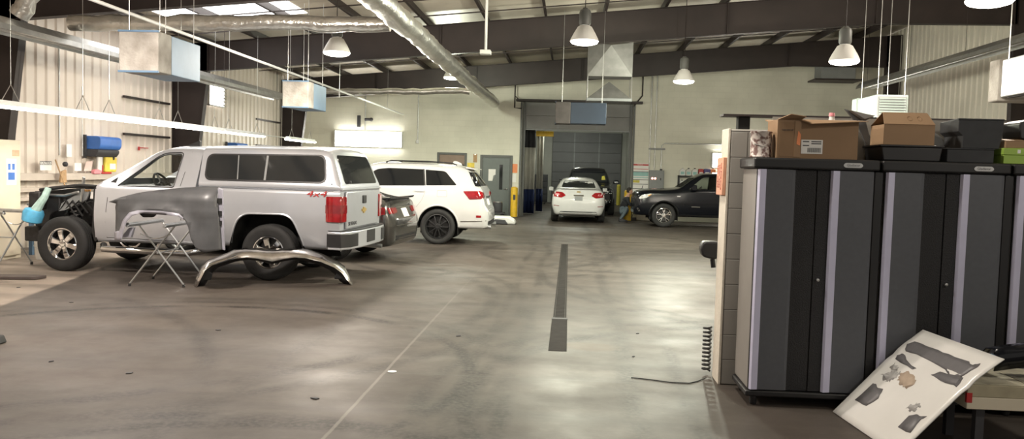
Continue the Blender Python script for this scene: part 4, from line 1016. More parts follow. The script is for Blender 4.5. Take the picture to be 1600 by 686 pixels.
for y in (33.2, 41.0):
    struct(MB().box((-.9, y-.1, 4.52), (.9, y+.1, 4.599)).build('ceiling_bay_added_fixture', 'white_metal', None, 20)); lamp_light((0, y, 4.35), 95, (.95, 1., .86))  # hidden fixtures, added to brighten the bay
# fluorescent strips along the left bays
def strip(y0, y1, lab, z=2.33):
    t = thing('fluorescent_light', lab, 'lamp', (-7.6, (y0+y1)/2, z), 0, 'hanging fluorescent strips'); L_ = y1-y0
    hs = MB().prism([(-.10, .0), (-.035, .075), (.035, .075), (.10, .0), (.085, 0), (.03, .06), (-.03, .06), (-.085, 0)], 'y', -L_/2, L_/2).build('housing', 'white_metal', t)
    for x in (-.055, .055): MB().tube([(x, -L_/2+.02, .0), (x, L_/2-.02, .0)], .032, 10).build('tube', 'tube', t)
    ch = MB()
    for y in (-L_*.35, L_*.35):
        ch.tube([(0, y-.18, .075), (0, y, .30), (0, y+.18, .075)], .006, 5, False); ch.tube([(0, y, .30), (0, y, roof(-7.6)-z)], .004, 5, False)
    ch.build('hanging_chain', 'steel', t)
for y0, y1, lab in ((8.1, 10.5, 'fluorescent strip nearest the camera, cut off at the left edge'), (10.52, 12.92, 'fluorescent strip above the cream locker'), (12.94, 15.34, 'fluorescent strip above the pickup hoodless front'),
                    (15.36, 17.76, 'fluorescent strip above the pickup cab'), (17.78, 20.17, 'fluorescent strip above the camper shell front'), (22.0, 24.3, 'short lone fluorescent strip at the far end of the row')): strip(y0, y1, lab)
struct(MB().tube([(-7.6, 20.19, 2.36), (-7.6, 21.98, 2.36)], .015, 6).build('trim_conduit', 'white_metal', None))
def bank(x0, x1, z0, z1, y, lab, rows):
    t = thing('wall_light', lab, 'lamp', ((x0+x1)/2, y, z0)); w = (x1-x0)/2; h = z1-z0
    MB().box((-w, -.0, 0), (w, .06, h)).build('mount_pan', 'white_metal', t, 30, .01)
    for i in range(rows):
        z = h*(i+.5)/rows; MB().tube([(-w+.03, -.05, z), (w-.03, -.05, z)], .045, 10).build('tube', 'tubeoff', t)
    for s in (-1, 1): MB().box((s*w-.02, -.09, 0), (s*w+.02, -.001, h)).build('end_cap', 'white_metal', t)
    return t
bank(-8.55, -6.08, 2.36, 2.93, YB-.10, 'bright bank of fluorescent tubes on the far wall above the suv', 5)
bank(5.0, 7.2, 1.95, 2.47, YB-.10, 'bright wall lamp beside the block wall above the black pickup', 4)

# ------------------------------------------------------------------ camera, world
cam = bpy.data.cameras.new('camera'); co = bpy.data.objects.new('camera', cam); C.objects.link(co)
f, rho = 1300., .0275
cam.sensor_fit = 'HORIZONTAL'; cam.sensor_width = 36; cam.lens = 36*f/1600; cam.clip_start = .05; cam.clip_end = 200
s, c = math.sin(rho), math.cos(rho)
vy = Vector((90/f, 74/f, -1.)).normalized()          # the hall's axis in camera axes (right, up, back)
hx = Vector((c, -s, 0.)); up = hx.cross(vy).normalized(); hx = vy.cross(up).normalized()
rot = Matrix((hx, vy, up))                              # rows: world x, y, z in camera axes
co.matrix_world = Matrix.Translation((0, 0, 1.65)) @ rot.to_4x4()
bpy.context.scene.camera = co
w = bpy.data.worlds.new('world'); bpy.context.scene.world = w; w.use_nodes = True
w.node_tree.nodes['Background'].inputs[0].default_value = (1., .93, .84, 1); w.node_tree.nodes['Background'].inputs[1].default_value = .30
sc = bpy.context.scene
sc.view_settings.view_transform = 'Standard'; sc.view_settings.look = 'None'; sc.view_settings.exposure = .75; sc.view_settings.gamma = 1; sc.view_settings.use_curve_mapping = False
sc.cycles.use_denoising = True; sc.cycles.max_bounces = 6; sc.cycles.sample_clamp_indirect = 6
# ------------------------------------------------------------------ overhead equipment
def filter_box(label, loc, rz=0., L_=1.2, pm='bluepaint', fm_='dirtyfilter'):
    """long axis along local y, intake end at -y"""
    t = thing('hanging_air_filter', label, 'air filter', loc, rz, 'hanging air filter boxes')
    MB().box((-.25, -L_/2+.36, 0), (.25, L_/2, .5)).build('cabinet', pm, t, 30, .008)
    g = MB(); g.box((-.255, -L_/2, -.004), (.255, -L_/2+.357, .504)); g.build('filter_end', fm_, t, 30, .012)
    for z in (0, .5): MB().box((-.262, -L_/2-.01, z-.012), (.262, -L_/2+.02, z+.012)).build('end_frame', pm, t)
    return t
def rods(t, pts, ztop_of, name='hanging_rod', r=.006, m='steel'):
    for x, y, z in pts:
        MB().tube([(x, y, z), (x, y, ztop_of(x, y))], r, 6).build(name, m, t)
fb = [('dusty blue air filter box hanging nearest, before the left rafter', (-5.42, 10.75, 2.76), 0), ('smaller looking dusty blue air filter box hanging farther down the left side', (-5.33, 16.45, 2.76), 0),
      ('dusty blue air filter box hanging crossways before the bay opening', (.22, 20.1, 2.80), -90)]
for lab, loc, rz in fb:
    t = filter_box(lab, loc, rz, 1.2, 'blueshaded' if rz else 'bluepaint', 'filtershaded' if rz else 'dirtyfilter')  # crossways box gets the copies with shade in their colour
    zt = roof(loc[0])-loc[2]+.02
    rods(t, [(x, y, .5) for x in (-.2, .2) for y in (-.45, .5)], lambda x, y: zt, r=.004)
# radiant heater tubes with reflector hoods
def radiant(name, label, x, y0, y1, z):
    t = thing(name, label, 'heater', (x, (y0+y1)/2, z), 0, 'radiant tube heaters'); h = (y1-y0)/2
    hood = [(-.22,-.06),(-.20,.02),(-.10,.13),(.10,.13),(.20,.02),(.22,-.06),(.205,-.06),(.185,.015),(.095,.115),(-.095,.115),(-.185,.015),(-.205,-.06)]
    MB().prism(hood, 'y', -h, h).build('hanging_reflector', 'steel', t, 20)
    for xx in (-.075, .075): MB().tube([(xx, -h-.1, .01), (xx, h, .01)], .05, 12).build('heater_tube', 'steel', t)
    n = int((y1-y0)/3)
    for i in range(n+1):
        y = -h+.3+i*(y1-y0-.6)/n
        MB().tube([(0, y, .13), (0, y, roof(x)-z)], .005, 5).build('hanging_rod', 'steel_dark', t)
    return t
radiant('radiant_heater', 'long galvanised radiant heater tube along the left wall', -8.0, 8.0, 22.6, 3.46)
radiant('radiant_heater', 'long galvanised radiant heater tube along the right wall', 8.5, 9.6, 25.2, 4.36)
# flexible foil ducts
def foil(name, label, path, r, seg=.22):
    pts = [Vector(path[0])]
    for a, b in zip(path, path[1:]):
        a, b = Vector(a), Vector(b); n = max(2, int((b-a).length/seg))
        for i in range(1, n+1): pts.append(a.lerp(b, i/n))
    rnd = random.Random(3)
    pts = [p+Vector((rnd.uniform(-.012, .012), 0, rnd.uniform(-.018, .018))) for p in pts]
    o = MB().tube(pts, r, 16, True, [r*rnd.uniform(.90, 1.06) for _ in pts]).build(name, 'foil', None, 60)
    return tag(o, label, 'duct')
foil('hanging_flex_duct', 'long thick foil duct running down the aisle toward the bay', [(-2.62, 8.2, 3.86), (-2.66, 14, 3.90), (-2.68, 20, 3.93), (-2.64, 28.7, 3.96)], .175)
foil('hanging_flex_duct', 'foil duct crossing from the left wall to the long foil duct', [(-8.0, 12.9, 3.80), (-5.5, 12.92, 3.85), (-2.86, 12.95, 3.87)], .125)
foil('hanging_flex_duct', 'thin far foil duct crossing above the bright bank of wall tubes', [(-7.0, 23.3, 3.74), (-2.87, 23.4, 3.84)], .085)
foil('hanging_flex_duct', 'grey flexible elbow duct rising from the left heater tube to the roof', [(-7.9, 11.5, 3.66), (-7.82, 11.5, 3.78), (-7.72, 11.5, 3.98), (-7.62, 11.5, 4.3), (-7.6, 11.5, 4.72)], .14)
# pipes
def pipe(name, label, cat, path, r, m='steel', n=8):
    return tag(MB().tube(path, r, n).build(name, m, None, 50), label, cat)
pp = thing('hanging_pipe', 'thin sprinkler pipe slanting past the nearest air filter box', 'pipe', (-6.0, 15, 3.6))
MB().tube([(0, -6.5, .04), (0, 14.6, -.05)], .025, 8).build('pipe_run', 'white_metal', pp)
for y in (-2.5, 2.5, 6.3, 12.): MB().tube([(0, y, 0), (0, y, roof(-6)-3.6)], .006, 5).build('hanging_rod', 'steel', pp); 
MB().tube([(0, 6.3, -.02), (0, 6.3, -.20)], .014, 6).build('sprinkler_head', 'white_metal', pp)
dp = thing('hanging_drop_pole', 'white pole dropping from the roof to a flat box over the aisle', 'pole', (-1.78, 17.0, 0))
MB().tube([(0, 0, 4.08), (0, 0, 5.25)], .028, 8).build('pole', 'white_metal', dp)
MB().box((-.11, -.11, 3.99), (.11, .11, 4.075)).build('mount_box', 'white_metal', dp, 30, .01)
# sheet-metal hood over the aisle
hd = thing('hanging_supply_hood', 'sheet metal hood with pyramid faces hanging over the aisle', 'hood', (.97, 22.35, 3.55))
ub = MB(); w_ = .58
ub.box((-w_, -.35, .62), (w_, .35, 1.52)); ub.build('duct_box', 'duct', hd, 30, .006)
cr = MB()   # cross-broken front face
cr.add([(-w_, -.352, .64), (w_, -.352, .64), (w_, -.352, 1.50), (-w_, -.352, 1.50), (0, -.56, 1.40)], [(0,1,4), (1,2,4), (2,3,4), (3,0,4)]); cr.build('cross_broken_face', 'duct', hd, None)
for x in (-w_, w_):
    for y in (-.35, .35): MB().tube([(x*.99, y, .0), (x*.99, y, .62)], .012, 6).build('hanging_strap', 'steel', hd)
py = MB(); py.add([(-w_*.96, -.36, .06), (w_*.96, -.36, .06), (w_*.96, .36, .06), (-w_*.96, .36, .06), (0, 0, .52)], [(0,1,4), (1,2,4), (2,3,4), (3,0,4), (0,3,2,1)]); py.build('pyramid_deflector', 'duct', hd, None)
tr_ = MB(); tr_.box((-w_*1.02, -.38, -.02), (w_*1.02, .38, .055)); tr_.build('drip_tray', 'grey', hd, 30, .004)
for x in (-.5, .5): MB().tube([(x, 0, 1.52), (x, 0, roof(.97+x)-3.55)], .01, 6).build('hanging_rod', 'steel', hd)
# unit heaters on the right
def unit_heater(label, loc, m, dirty):
    t = thing('hanging_unit_heater', label, 'heater', loc, 0, 'hanging unit heaters')
    MB().box((0, 0, 0), (.50, .85, .42)).build('casing', m, t, 30, .012)
    MB().box((.03, -.012, .03), (.47, .002, .39)).build('louvre_frame', 'grey', t, 30, .004)
    lv = MB()
    for i in range(8): lv.obox((.25, -.025, .065+i*.042), .41, .05, .006, Matrix.Rotation(R(32), 3, 'X'))
    lv.build('louvre', m, t)
    MB().box((.015, -.016, .02), (.045, -.011, .06)).build('rating_plate', 'paper', t)
    MB().box((.03, .15, -.012), (.09, .75, .002)).build('bottom_slot', 'dark', t)
    fg = MB(); fg.box((-.012, .87, -.04), (.512, 1.12, .44)); fg.build('fan_guard', 'dirtyfilter' if dirty else m, t, 30, .02)
    for x in (.04, .46):
        for y in (.06, .79): MB().tube([(x, y, .42), (x, y, roof(loc[0]+x)-loc[2])], .006, 6).build('hanging_rod', 'steel', t)
unit_heater('white unit heater with dusty rear hanging at the upper right edge', (4.84, 9.0, 2.63), 'hvac', True)
unit_heater('pale green unit heater with louvres showing above the cartons', (4.83, 13.7, 2.60), 'hvacgreen', False)
db = thing('ceiling_duct_box', 'square grey duct box by the far right rafter', 'duct', (8.7, 28.6, 4.95))
MB().box((-.55, -.4, 0), (.55, .4, .95)).build('box', 'grey', db, 30, .01); MB().box((-.75, -.45, -.05), (.75, .45, 0)).build('flange', 'steel_dark', db); MB().box((-.3, -.41, .6), (.3, -.40, .85)).build('label_plate', 'white_metal', db)
# conduits on the walls (setting)
def conduit(path, r=.022, m='steel'): return struct(MB().tube(path, r, 8).build('trim_conduit', m, None, 60))
for x in (2.82, 3.0): conduit([(x, YB-.03, 1.82), (x, YB-.03, 5.6)])
conduit([(3.24, YB-.03, 1.82), (3.24, YB-.03, 2.68), (3.34, YB-.03, 2.76), (8.0, YB-.03, 2.80)])
struct(MB().box((2.78, YB-.07, 2.53), (3.36, YB-.001, 2.585)).build('trim_strut', 'grey', None, 20))
cdt = conduit([(-5.53, YB-.03, 2.64), (-5.53, YB-.03, 4.75)]); struct(MB().box((-5.585, YB-.08, 2.54), (-5.475, YB-.001, 2.655)).build('trim_outlet_box', 'white_metal', None, 30, .008))
conduit([(-7.47, YB-.03, 2.96), (-7.47, YB-.03, 4.6)])
wf = thing('wall_fan_bracket', 'small dark bracket arm on the far wall above the tube bank', 'bracket', (-7.7, YB, 3.0))
MB().box((-.06, -.08, .08), (.06, -.001, .50)).build('mount_plate', 'ink', wf, 30, .01); MB().tube([(.22, -.06, .36), (.42, -.06, .36)], .05, 8).build('motor', 'ink', wf); MB().ball((.46, -.06, .36), .07).build('end_knob', 'ink', wf)
for y, z0, z1 in ((16.8, 2.9, 6.2), (17.5, 2.6, 6.2), (18.0, 2.6, 6.2), (19.2, 2.6, 6.2)): conduit([(XR-.09, y, z0), (XR-.09, y, z1)], .03, 'steel')
conduit([(XR-.09, 12.6, 3.62), (XR-.09, 16.9, 3.62), (XR-.09, 17.6, 3.40), (XR-.09, 17.6, 2.4)], .02)
struct(MB().box((XR-.16, 15.2, 3.5), (XR-.05, 15.5, 3.82)).build('trim_junction_box', 'ink', None, 30, .01))
conduit([W(14.4, 1.7, -9.84), W(14.4, 3.9, -9.84)], .014); conduit([W(15.1, 1.7, -9.84), W(15.1, 3.0, -9.84)], .012)

# ------------------------------------------------------------------ far wall items
def wall_sheet(name, label, cat, x0, x1, z0, z1, m, y=YB-.004, t_=.004):
    o = MB().box((x0, y-t_, z0), (x1, y, z1)).build(name, m, None); return tag(o, label, cat)
pn = thing('paper_notice', 'white paper notice taped to the grey steel door, one corner folded', 'notice', (-2.79, YB-.051, 1.47))
MB().prism([(-.13,-.21),(.02,-.21),(.13,.02),(.13,.21),(-.13,.21)], 'y', -.002, .0).build('wall_sheet', 'paper', pn); MB().prism([(.02,-.21),(.13,.02),(.05,-.02)], 'y', -.010, -.003).build('folded_corner', 'grey', pn)
wall_sheet('wall_sign', 'orange sign on the far wall right of the grey door', 'sign', -2.14, -1.88, 1.57, 1.89, 'orange')
wall_sheet('wall_notice', 'pale notice below the orange sign by the grey door', 'notice', -2.11, -1.92, 1.23, 1.53, 'paper')
wall_sheet('wall_sign', 'yellow sign between the brown doorway and grey door', 'sign', -3.70, -3.44, 1.72, 1.89, 'yel2')
cb_ = thing('wall_clipboard', 'small clipboard hanging above the yellow sign', 'clipboard', (-3.42, YB, 1.91)); MB().box((-.07, -.012, 0), (.07, -.003, .30)).build('board', 'wood', cb_); MB().box((-.03, -.02, .27), (.03, -.012, .31)).build('clip', 'steel', cb_)
ch = thing('wall_chart', 'white wall chart with red and teal bands right of the bay opening', 'chart', (2.5, YB-.008, .98))
MB().box((-.29, -.006, 0), (.31, 0, 1.05)).build('board', 'paper', ch)
for z0, z1, m in ((.97,1.03,'red'),(.84,.86,'red'),(.74,.76,'ink'),(.60,.74,'teal'),(.53,.56,'teal'),(.46,.48,'ink'),(.36,.45,'yellowdull'),(.30,.32,'ink'),(.14,.16,'ink')):
    MB().box((-.285, -.009, z0), (.305 if m != 'yellowdull' else .0, -.0065, z1)).build('printed_band', m, ch)
o = text('NOTICE', .05, 'paper', ch); o.rotation_euler = face_rot('-y'); o.location = (0, -.0105, 1.0)
ep = thing('wall_electric_panel', 'grey electric cabinet with two red and white lights on the far wall', 'electric cabinet', (3.08, YB, .95))
MB().box((-.26, -.20, 0), (.26, -.002, .85)).build('cabinet', 'grey', ep, 30, .01); MB().box((-.235, -.212, .03), (.235, -.201, .82)).build('door', 'grey', ep, 30, .004)
for x in (-.15, -.05): MB().lathe([(.001, -.235), (.022, -.232), (.026, -.213)], (x, 0, .56), 'y', 12, False).build('indicator_lamp', 'whiteled', ep); MB().lathe([(.028, -.222), (.04, -.220), (.04, -.213), (.028, -.213), (.028, -.222)], (x, 0, .56), 'y', 14, False).build('indicator_ring', 'redled', ep)
MB().box((.12, -.225, .50), (.16, -.213, .58)).build('handle', 'black', ep); MB().tube([(.16, -.08, .85), (.16, -.08, .90)], .045, 8).build('cable_gland', 'ink', ep)
sf = thing('wall_shelf', 'dark shelf unit on the far wall behind the black pickup', 'shelf', (4.5, YB, 1.10))
for z in (.50, .02): MB().box((-.66, -.28, z), (.70, -.01, z+.04)).build('shelf_board', 'ink', sf)
for x in (-.66, .66): MB().box((x, -.28, -.40), (x+.04, -.01, .54)).build('side_panel', 'ink', sf)
def jug(label, x, m, w=.19, h=.27, cap='white_metal', z=1.641, tall=True):
    t = thing('jug', label, 'jug', (x, YB-.15, z), 0, 'jugs and cans on the far shelf')
    MB().prism(fillet([(-w/2, 0), (w/2, 0), (w/2, h*.72), (w*.18, h*.95), (-w*.18, h*.95), (-w/2, h*.72)] if tall else [(-w/2, 0), (w/2, 0), (w/2, h), (-w/2, h)], .03), 'y', -.07, .07).build('body', m, t, 30, .01)
    MB().lathe([(.001, 0), (.03, 0), (.03, .035), (.001, .035)], (0, 0, h*.951 if tall else h+.001), 'z', 10, False).build('cap', cap, t)
    MB().box((-w*.32, -.0735, h*.15), (w*.32, -.0715, h*.55)).build('label', 'paper' if m not in ('white_metal', 'vinyl') else 'teal', t)
for i, (m, lab, cap, tall, w) in enumerate((('white_metal', 'white jug at the left end of the far shelf', 'white_metal', True, .20), ('vinyl', 'pale jug with dark cap, second on the far shelf', 'ink', True, .20), ('white_metal', 'white jug beside the red can on the far shelf', 'ink', True, .20),
        ('red', 'red can on the far shelf', 'white_metal', False, .17), ('indigo', 'indigo can on the far shelf', 'white_metal', False, .22), ('orange', 'orange brown can at the right end of the far shelf', 'ink', False, .16))):
    jug(lab, 3.98+i*.215, m, w, .25, cap, 1.641, tall)
wb = thing('jug', 'white jug alone on the lower board of the far shelf', 'jug', (3.98, YB-.15, 1.161), 0); MB().box((-.09, -.07, 0), (.09, .07, .30)).build('body', 'white_metal', wb, 30, .02); MB().lathe([(.001, .301), (.03, .301), (.03, .33), (.001, .33)], n=10, caps=False).build('cap', 'ink', wb)
br = thing('wall_broom', 'broom leaning against the white wall chart', 'broom', (2.34, YB-.35, 0)); MB().tube([(-.10, -.1, .10), (.28, .26, 1.25)], .013, 6).build('handle', 'ink', br); MB().box((-.28, -.14, .005), (.06, -.05, .12)).build('brush', 'ink', br, 30, .01)
# bollards
def bollard(label, x, y, r, m):
    t = thing('bollard', label, 'bollard', (x, y, 0), 0, 'yellow bollards')
    MB().lathe([(r, .002), (r, 1.00), (r*.92, 1.05), (r*.6, 1.08), (.001, 1.09)], n=24, caps=False).build('post', m, t, 40); MB().lathe([(r*1.25, .001), (r*1.25, .015), (r*1.005, .02)], n=20, caps=False).build('base_ring', 'ink', t)
    return t
b1 = bollard('scuffed yellow bollard left of the bay opening', -1.93, 29.4, .125, 'yellow')
MB().box((-.03, -.131, .62), (.05, -.1255, .80)).build('scuff_sticker', 'ink', b1)
bollard('wide yellow bollard right of the bay opening, in front of the chart', 2.06, 29.3, .13, 'yellow')
bollard('thin dull yellow bollard far inside the bay at its right side', 2.55, 43.2, .10, 'yellowdull')
# curtain in the bay
ct = thing('hanging_curtain', 'white vinyl curtain with navy hem drawn to the left of the bay opening', 'curtain', (-1.42, 32.0, 0))
def drape(z0, z1, x0, x1, y0, amp, n):
    k = 60; rows = []
    for z in (z0, (z0+z1)/2, z1):
        rows.append([(x0+(x1-x0)*i/k, y0+amp*math.sin(i/k*n*2*PI)+.02*math.sin(i*1.7), z) for i in range(k+1)])
    return MB().sheet(rows)
drape(.95, 2.55, -.38, .09, 0, .06, 3).build('curtain_panel', 'vinyl', ct, 60, thick=.006); drape(.03, .95, -.38, .09, 0, .06, 3).build('curtain_hem', 'navy', ct, 60, thick=.006)
drape(2.55, 3.30, -.38, .09, .0, .05, 3).build('window_band', 'ink', ct, 60, thick=.006)
drape(.95, 3.25, .10, .36, 1.4, .05, 2).build('side_curtain', 'vinyl', ct, 60, thick=.006); drape(.05, .95, .10, .36, 1.4, .05, 2).build('side_hem', 'navy', ct, 60, thick=.006)
MB().tube([(-.4, 0, 3.33), (.3, 0, 3.33), (.3, 4, 3.33)], .025, 6).build('hanging_rail', 'steel', ct)
ys = tag(MB().box((-1.35, 32.3, 3.0), (-.66, 32.36, 3.2)).build('hanging_beam_guard', 'yellow', None, 30, .01), 'yellow hoist beam across the top left of the bay opening', 'beam')
tc_ = thing('tool_cabinet', 'dark tool cabinet standing at the left inside the bay', 'cabinet', (-1.7, 42.5, 0)); MB().box((-.6, -.35, .1), (.6, .35, 1.5)).build('carcass', 'ink', tc_, 30, .02)
for i in range(4): MB().box((-.56, -.37, .2+i*.32), (.56, -.352, .48+i*.32)).build('drawer', 'ink', tc_, 30, .008)
for x in (-.5, .5): MB().lathe([(.05, -.02), (.05, .02)], (x, -.25, .052), 'x', 10).build('caster', 'blackrub', tc_)
# cart and bits by the grey door
cr_ = thing('parts_cart', 'low cart with dark red and black parts in front of the grey door', 'cart', (-2.75, 29.2, 0))
MB().box((-.55, -.3, .13), (.5, .3, .17)).build('deck', 'ink', cr_, 30, .01); rp = thing('plastic_housing', 'dark red plastic car part on the low cart by the grey door', 'car part', (-2.9, 29.2, .172)); MB().prism(fillet([(-.35,.001),(.15,.001),(.20,.27),(.05,.44),(-.20,.42),(-.35,.22)], .08), 'y', -.25, .22).build('shell', 'red', rp, 40, .04)
bd = thing('drum', 'black drum on the low cart right of the dark red part', 'drum', (-2.48, 29.12, .172)); MB().lathe([(.001,.001),(.15,.001),(.17,.03),(.17,.32),(.15,.35),(.001,.35)], n=24, caps=False).build('drum_body', 'ink', bd, 40); MB().lathe([(.001,.351),(.155,.351),(.155,.375),(.001,.38)], n=24, caps=False).build('lid', 'steel', bd, 40)
for x in (-.45, .42):
    for y in (-.24, .24): MB().lathe([(.06, -.02), (.06, .02)], (x, y, .062), 'y', 12).build('caster', 'blackrub', cr_)
fp = thing('fender_liner', 'white and black plastic car part lying on the floor behind the white suv', 'car part', (-2.02, 25.6, 0))
MB().prism([(-.45,.004),(.42,.004),(.40,.12),(.2,.24),(-.3,.24)], 'y', -.3, .3).build('shell', 'white_metal', fp, 40, .05); MB().prism([(-.35,.01),(.2,.01),(.1,.14),(-.2,.16)], 'y', -.36, -.305).build('black_insert', 'ink', fp, 40, .02)
# crouching person by the black pickup's nose
def person():
    t = thing('person', 'person crouching at the nose of the black pickup in faded jeans and dark shirt', 'person', (1.83, 28.75, 0), 0)
    V = [(0,0,.34), (.06,0,.52), (.13,0,.70), (.17,0,.80), (.20,0,.90), (.23,0,1.0),      # pelvis, waist, chest, neck base, neck, head root
         (-.01,-.10,.33), (.20,-.15,.50), (-.05,-.15,.10), (.06,-.16,.035), (.13,-.16,.03),   # near leg: hip, knee, ankle, ball, toe
         (-.01,.10,.33), (.24,.13,.42), (-.02,.14,.09), (.09,.14,.035), (.15,.14,.03),
         (.14,-.19,.78), (.28,-.23,.58), (.44,-.14,.52), (.14,.19,.78), (.30,.20,.58), (.46,.12,.54)]
    E_ = [(0,1),(1,2),(2,3),(3,4),(4,5),(0,6),(6,7),(7,8),(8,9),(9,10),(0,11),(11,12),(12,13),(13,14),(14,15),(3,16),(16,17),(17,18),(3,19),(19,20),(20,21)]
    rad = [.13,.13,.155,.09,.05,.055, .105,.072,.045,.042,.03, .105,.072,.045,.042,.03, .065,.048,.032,.065,.048,.032]
    for i, a in ((18, -.08), (21, .08)):
        base = Vector(V[i]); sgn = 1 if a > 0 else -1
        for k in range(4):
            V.append(tuple(base+Vector((.07, -sgn*(k-1.5)*.022, .005)))); E_.append((i, len(V)-1)); rad.append(.0095)
            V.append(tuple(base+Vector((.125-.008*abs(k-1.4), -sgn*(k-1.5)*.026, -.02)))); E_.append((len(V)-2, len(V)-1)); rad.append(.008)
        V.append(tuple(base+Vector((.03, sgn*-.045, -.02)))); E_.append((i, len(V)-1)); rad.append(.0105)
        V.append(tuple(base+Vector((.07, sgn*-.062, -.035)))); E_.append((len(V)-2, len(V)-1)); rad.append(.009)
    me = bpy.data.meshes.new('body'); me.from_pydata(V, E_, []); o = link('body', me, ['denim', 'shirt', 'skin', 'ink'], t)
    md = o.modifiers.new('skin', 'SKIN'); sv = me.skin_vertices[0].data
    for i, r_ in enumerate(rad): sv[i].radius = (r_, r_)
    sv[0].use_root = True
    o.modifiers.new('sub', 'SUBSURF').levels = 2; bpy.context.view_layer.update(); bake(o)
    me = o.data
    for m_ in ('denim', 'shirt', 'skin', 'ink'):
        if M[m_].name not in [x.name for x in me.materials if x]: me.materials.append(M[m_])
    for p in me.polygons:
        c_ = p.center; p.use_smooth = True
        arm = c_.z > .45 and abs(c_.y) > .10 and c_.x > .40
        p.material_index = 2 if (arm or c_.z > .86) else (3 if c_.z < .085 else (1 if c_.z > .52 and not (abs(c_.y) > .08 and c_.x > .17 and c_.z < .58 and abs(c_.y) < .20) else 0))
    h = MB(); hc = (.245, 0, 1.06); rg = []
    for i, (z, rx, ry, dx) in enumerate(((-.115,.035,.035,.02),(-.105,.055,.045,.022),(-.08,.072,.056,.018),(-.04,.086,.066,.005),(0,.094,.073,0),(.04,.096,.075,-.004),(.075,.088,.068,-.006),(.10,.066,.052,-.008),(.115,.03,.025,-.008))):
        rg.append([(hc[0]+dx+rx*math.cos(a), hc[1]+ry*math.sin(a), hc[2]+z) for a in [2*PI*j/20 for j in range(20)]])
    h.loft(rg); h.prism([(hc[0]+.09, hc[2]+.01), (hc[0]+.122, hc[2]-.03), (hc[0]+.09, hc[2]-.035)], 'y', -.013, .013)
    for s_ in (-1, 1): h.ball((hc[0]-.005, s_*.074, hc[2]-.01), .018, .01, .03, 8, 6)
    hb_ = h.build('head', 'skin', t, 50)
    fc = MB()
    for s_ in (-1, 1): fc.ball((hc[0]+.088, s_*.030, hc[2]+.012), .010, .014, .008, 8, 6)
    fc.box((hc[0]+.084, -.022, hc[2]-.064), (hc[0]+.094, .022, hc[2]-.057)); fc.build('face_detail', 'ink', hb_)
    hr = MB(); rg = []
    for z, rx, ry, dx in ((-.05,.062,.072,-.045),(0,.082,.080,-.025),(.05,.096,.083,-.014),(.09,.086,.072,-.012),(.118,.055,.048,-.012),(.128,.02,.018,-.012)):
        rg.append([(hc[0]+dx+rx*math.cos(a), hc[1]+ry*math.sin(a), hc[2]+z) for a in [2*PI*j/20 for j in range(20)]])
    hr.loft(rg); hr.build('hair', 'hair', hb_, 50)
    for s_ in (-1, 1):
        sh_ = MB().prism(fillet([(-.10,.003),(.20,.003),(.21,.04),(.12,.075),(.02,.11),(-.09,.11)], .03), 'y', s_*.15-.048, s_*.15+.048); sh_.build('shoe', 'ink', t, 40, .015)
    return t
person()

# ------------------------------------------------------------------ left wall items
lk = thing('locker', 'tall cream locker with a blue and white sticker at the left edge', 'locker', (-9.22, 12.88, 0))
MB().box((-.24, -.50, .0), (.26, .17, 1.92)).build('carcass', 'cream', lk, 30, .008); MB().box((.2605, -.47, .06), (.275, .14, 1.86)).build('door', 'cream', lk, 30, .004)
MB().box((.2755, -.20, 1.20), (.278, .04, 1.62)).build('blue_sticker', 'paper', lk)
st_ = MB(); st_.box((.2785, -.16, 1.28), (.280, .0, 1.40)); st_.box((.2785, -.16, 1.44), (.280, -.10, 1.54)); st_.box((.2785, -.06, 1.44), (.280, .0, 1.54)); st_.build('sticker_print', 'blue', lk)
MB().box((.2755, -.05, 1.66), (.2775, .12, 1.76)).build('red_label', 'fadeorange', lk); MB().box((.2755, -.42, .95), (.30, -.39, 1.1)).build('handle', 'steel', lk)
def leaf(name, label, cat, y0, y1, z0, z1, m, t_=.006, x=-9.70):
    a, b = W(y0, z0, x), W(y1, z1, x); o = MB().box((x, a[1], a[2]), (x+t_, b[1], b[2])).build(name, m, None); return tag(o, label, cat)
sg = thing('wall_sign', 'white caution sign with dark outlined header on the left wall ledge', 'sign', W(13.99, 1.43, -9.73))
MB().box((0, -.17, 0), (.008, .17, .17)).build('board', 'paper', sg); fm = MB()
for a in ((-.17, .10, -.16, .17), (.16, .10, .17, .17), (-.16, .16, .16, .17), (-.16, .10, .16, .11)): fm.box((.0085, a[0], a[1]), (.010, a[2], a[3]))
fm.build('header_outline', 'ink', sg)
o = text('CAUTION', .062, 'ink', sg); o.rotation_euler = face_rot('+x'); o.location = (.0095, 0, .135)
leaf('wall_label', 'long white label on the left wall below the strip light', 'label', 14.60, 14.76, 1.68, 1.91, 'paper', x=-9.80)
leaf('wall_paper', 'square white paper propped on the left wall ledge', 'paper', 14.84, 15.06, 1.42, 1.57, 'paper')
wp = thing('wall_paper', 'tilted pinkish paper propped on the ledge left of the blue reel box', 'paper', W(15.27, 1.42, -9.70)); MB().prism([(-.14,0),(.12,0),(.17,.20),(-.06,.19)], 'x', 0, .006).build('sheet', mat('pinkish paper', (.72,.55,.50), .7, 0, .05), wp)
yb = thing('wall_bag', 'yellow bag hanging below the blue reel box', 'bag', W(15.98, 1.40, -9.72)); MB().prism(fillet([(-.22,0),(.20,0),(.23,.30),(.12,.33),(-.20,.33)], .04), 'x', 0, .07).build('bag', 'yel2', yb, 40, .02); MB().ball((.075, .08, .30), .02, .03, .05).build('clip', 'ink', yb); MB().box((.071, -.06, .06), (.0725, .16, .18)).build('label', 'paper', yb)
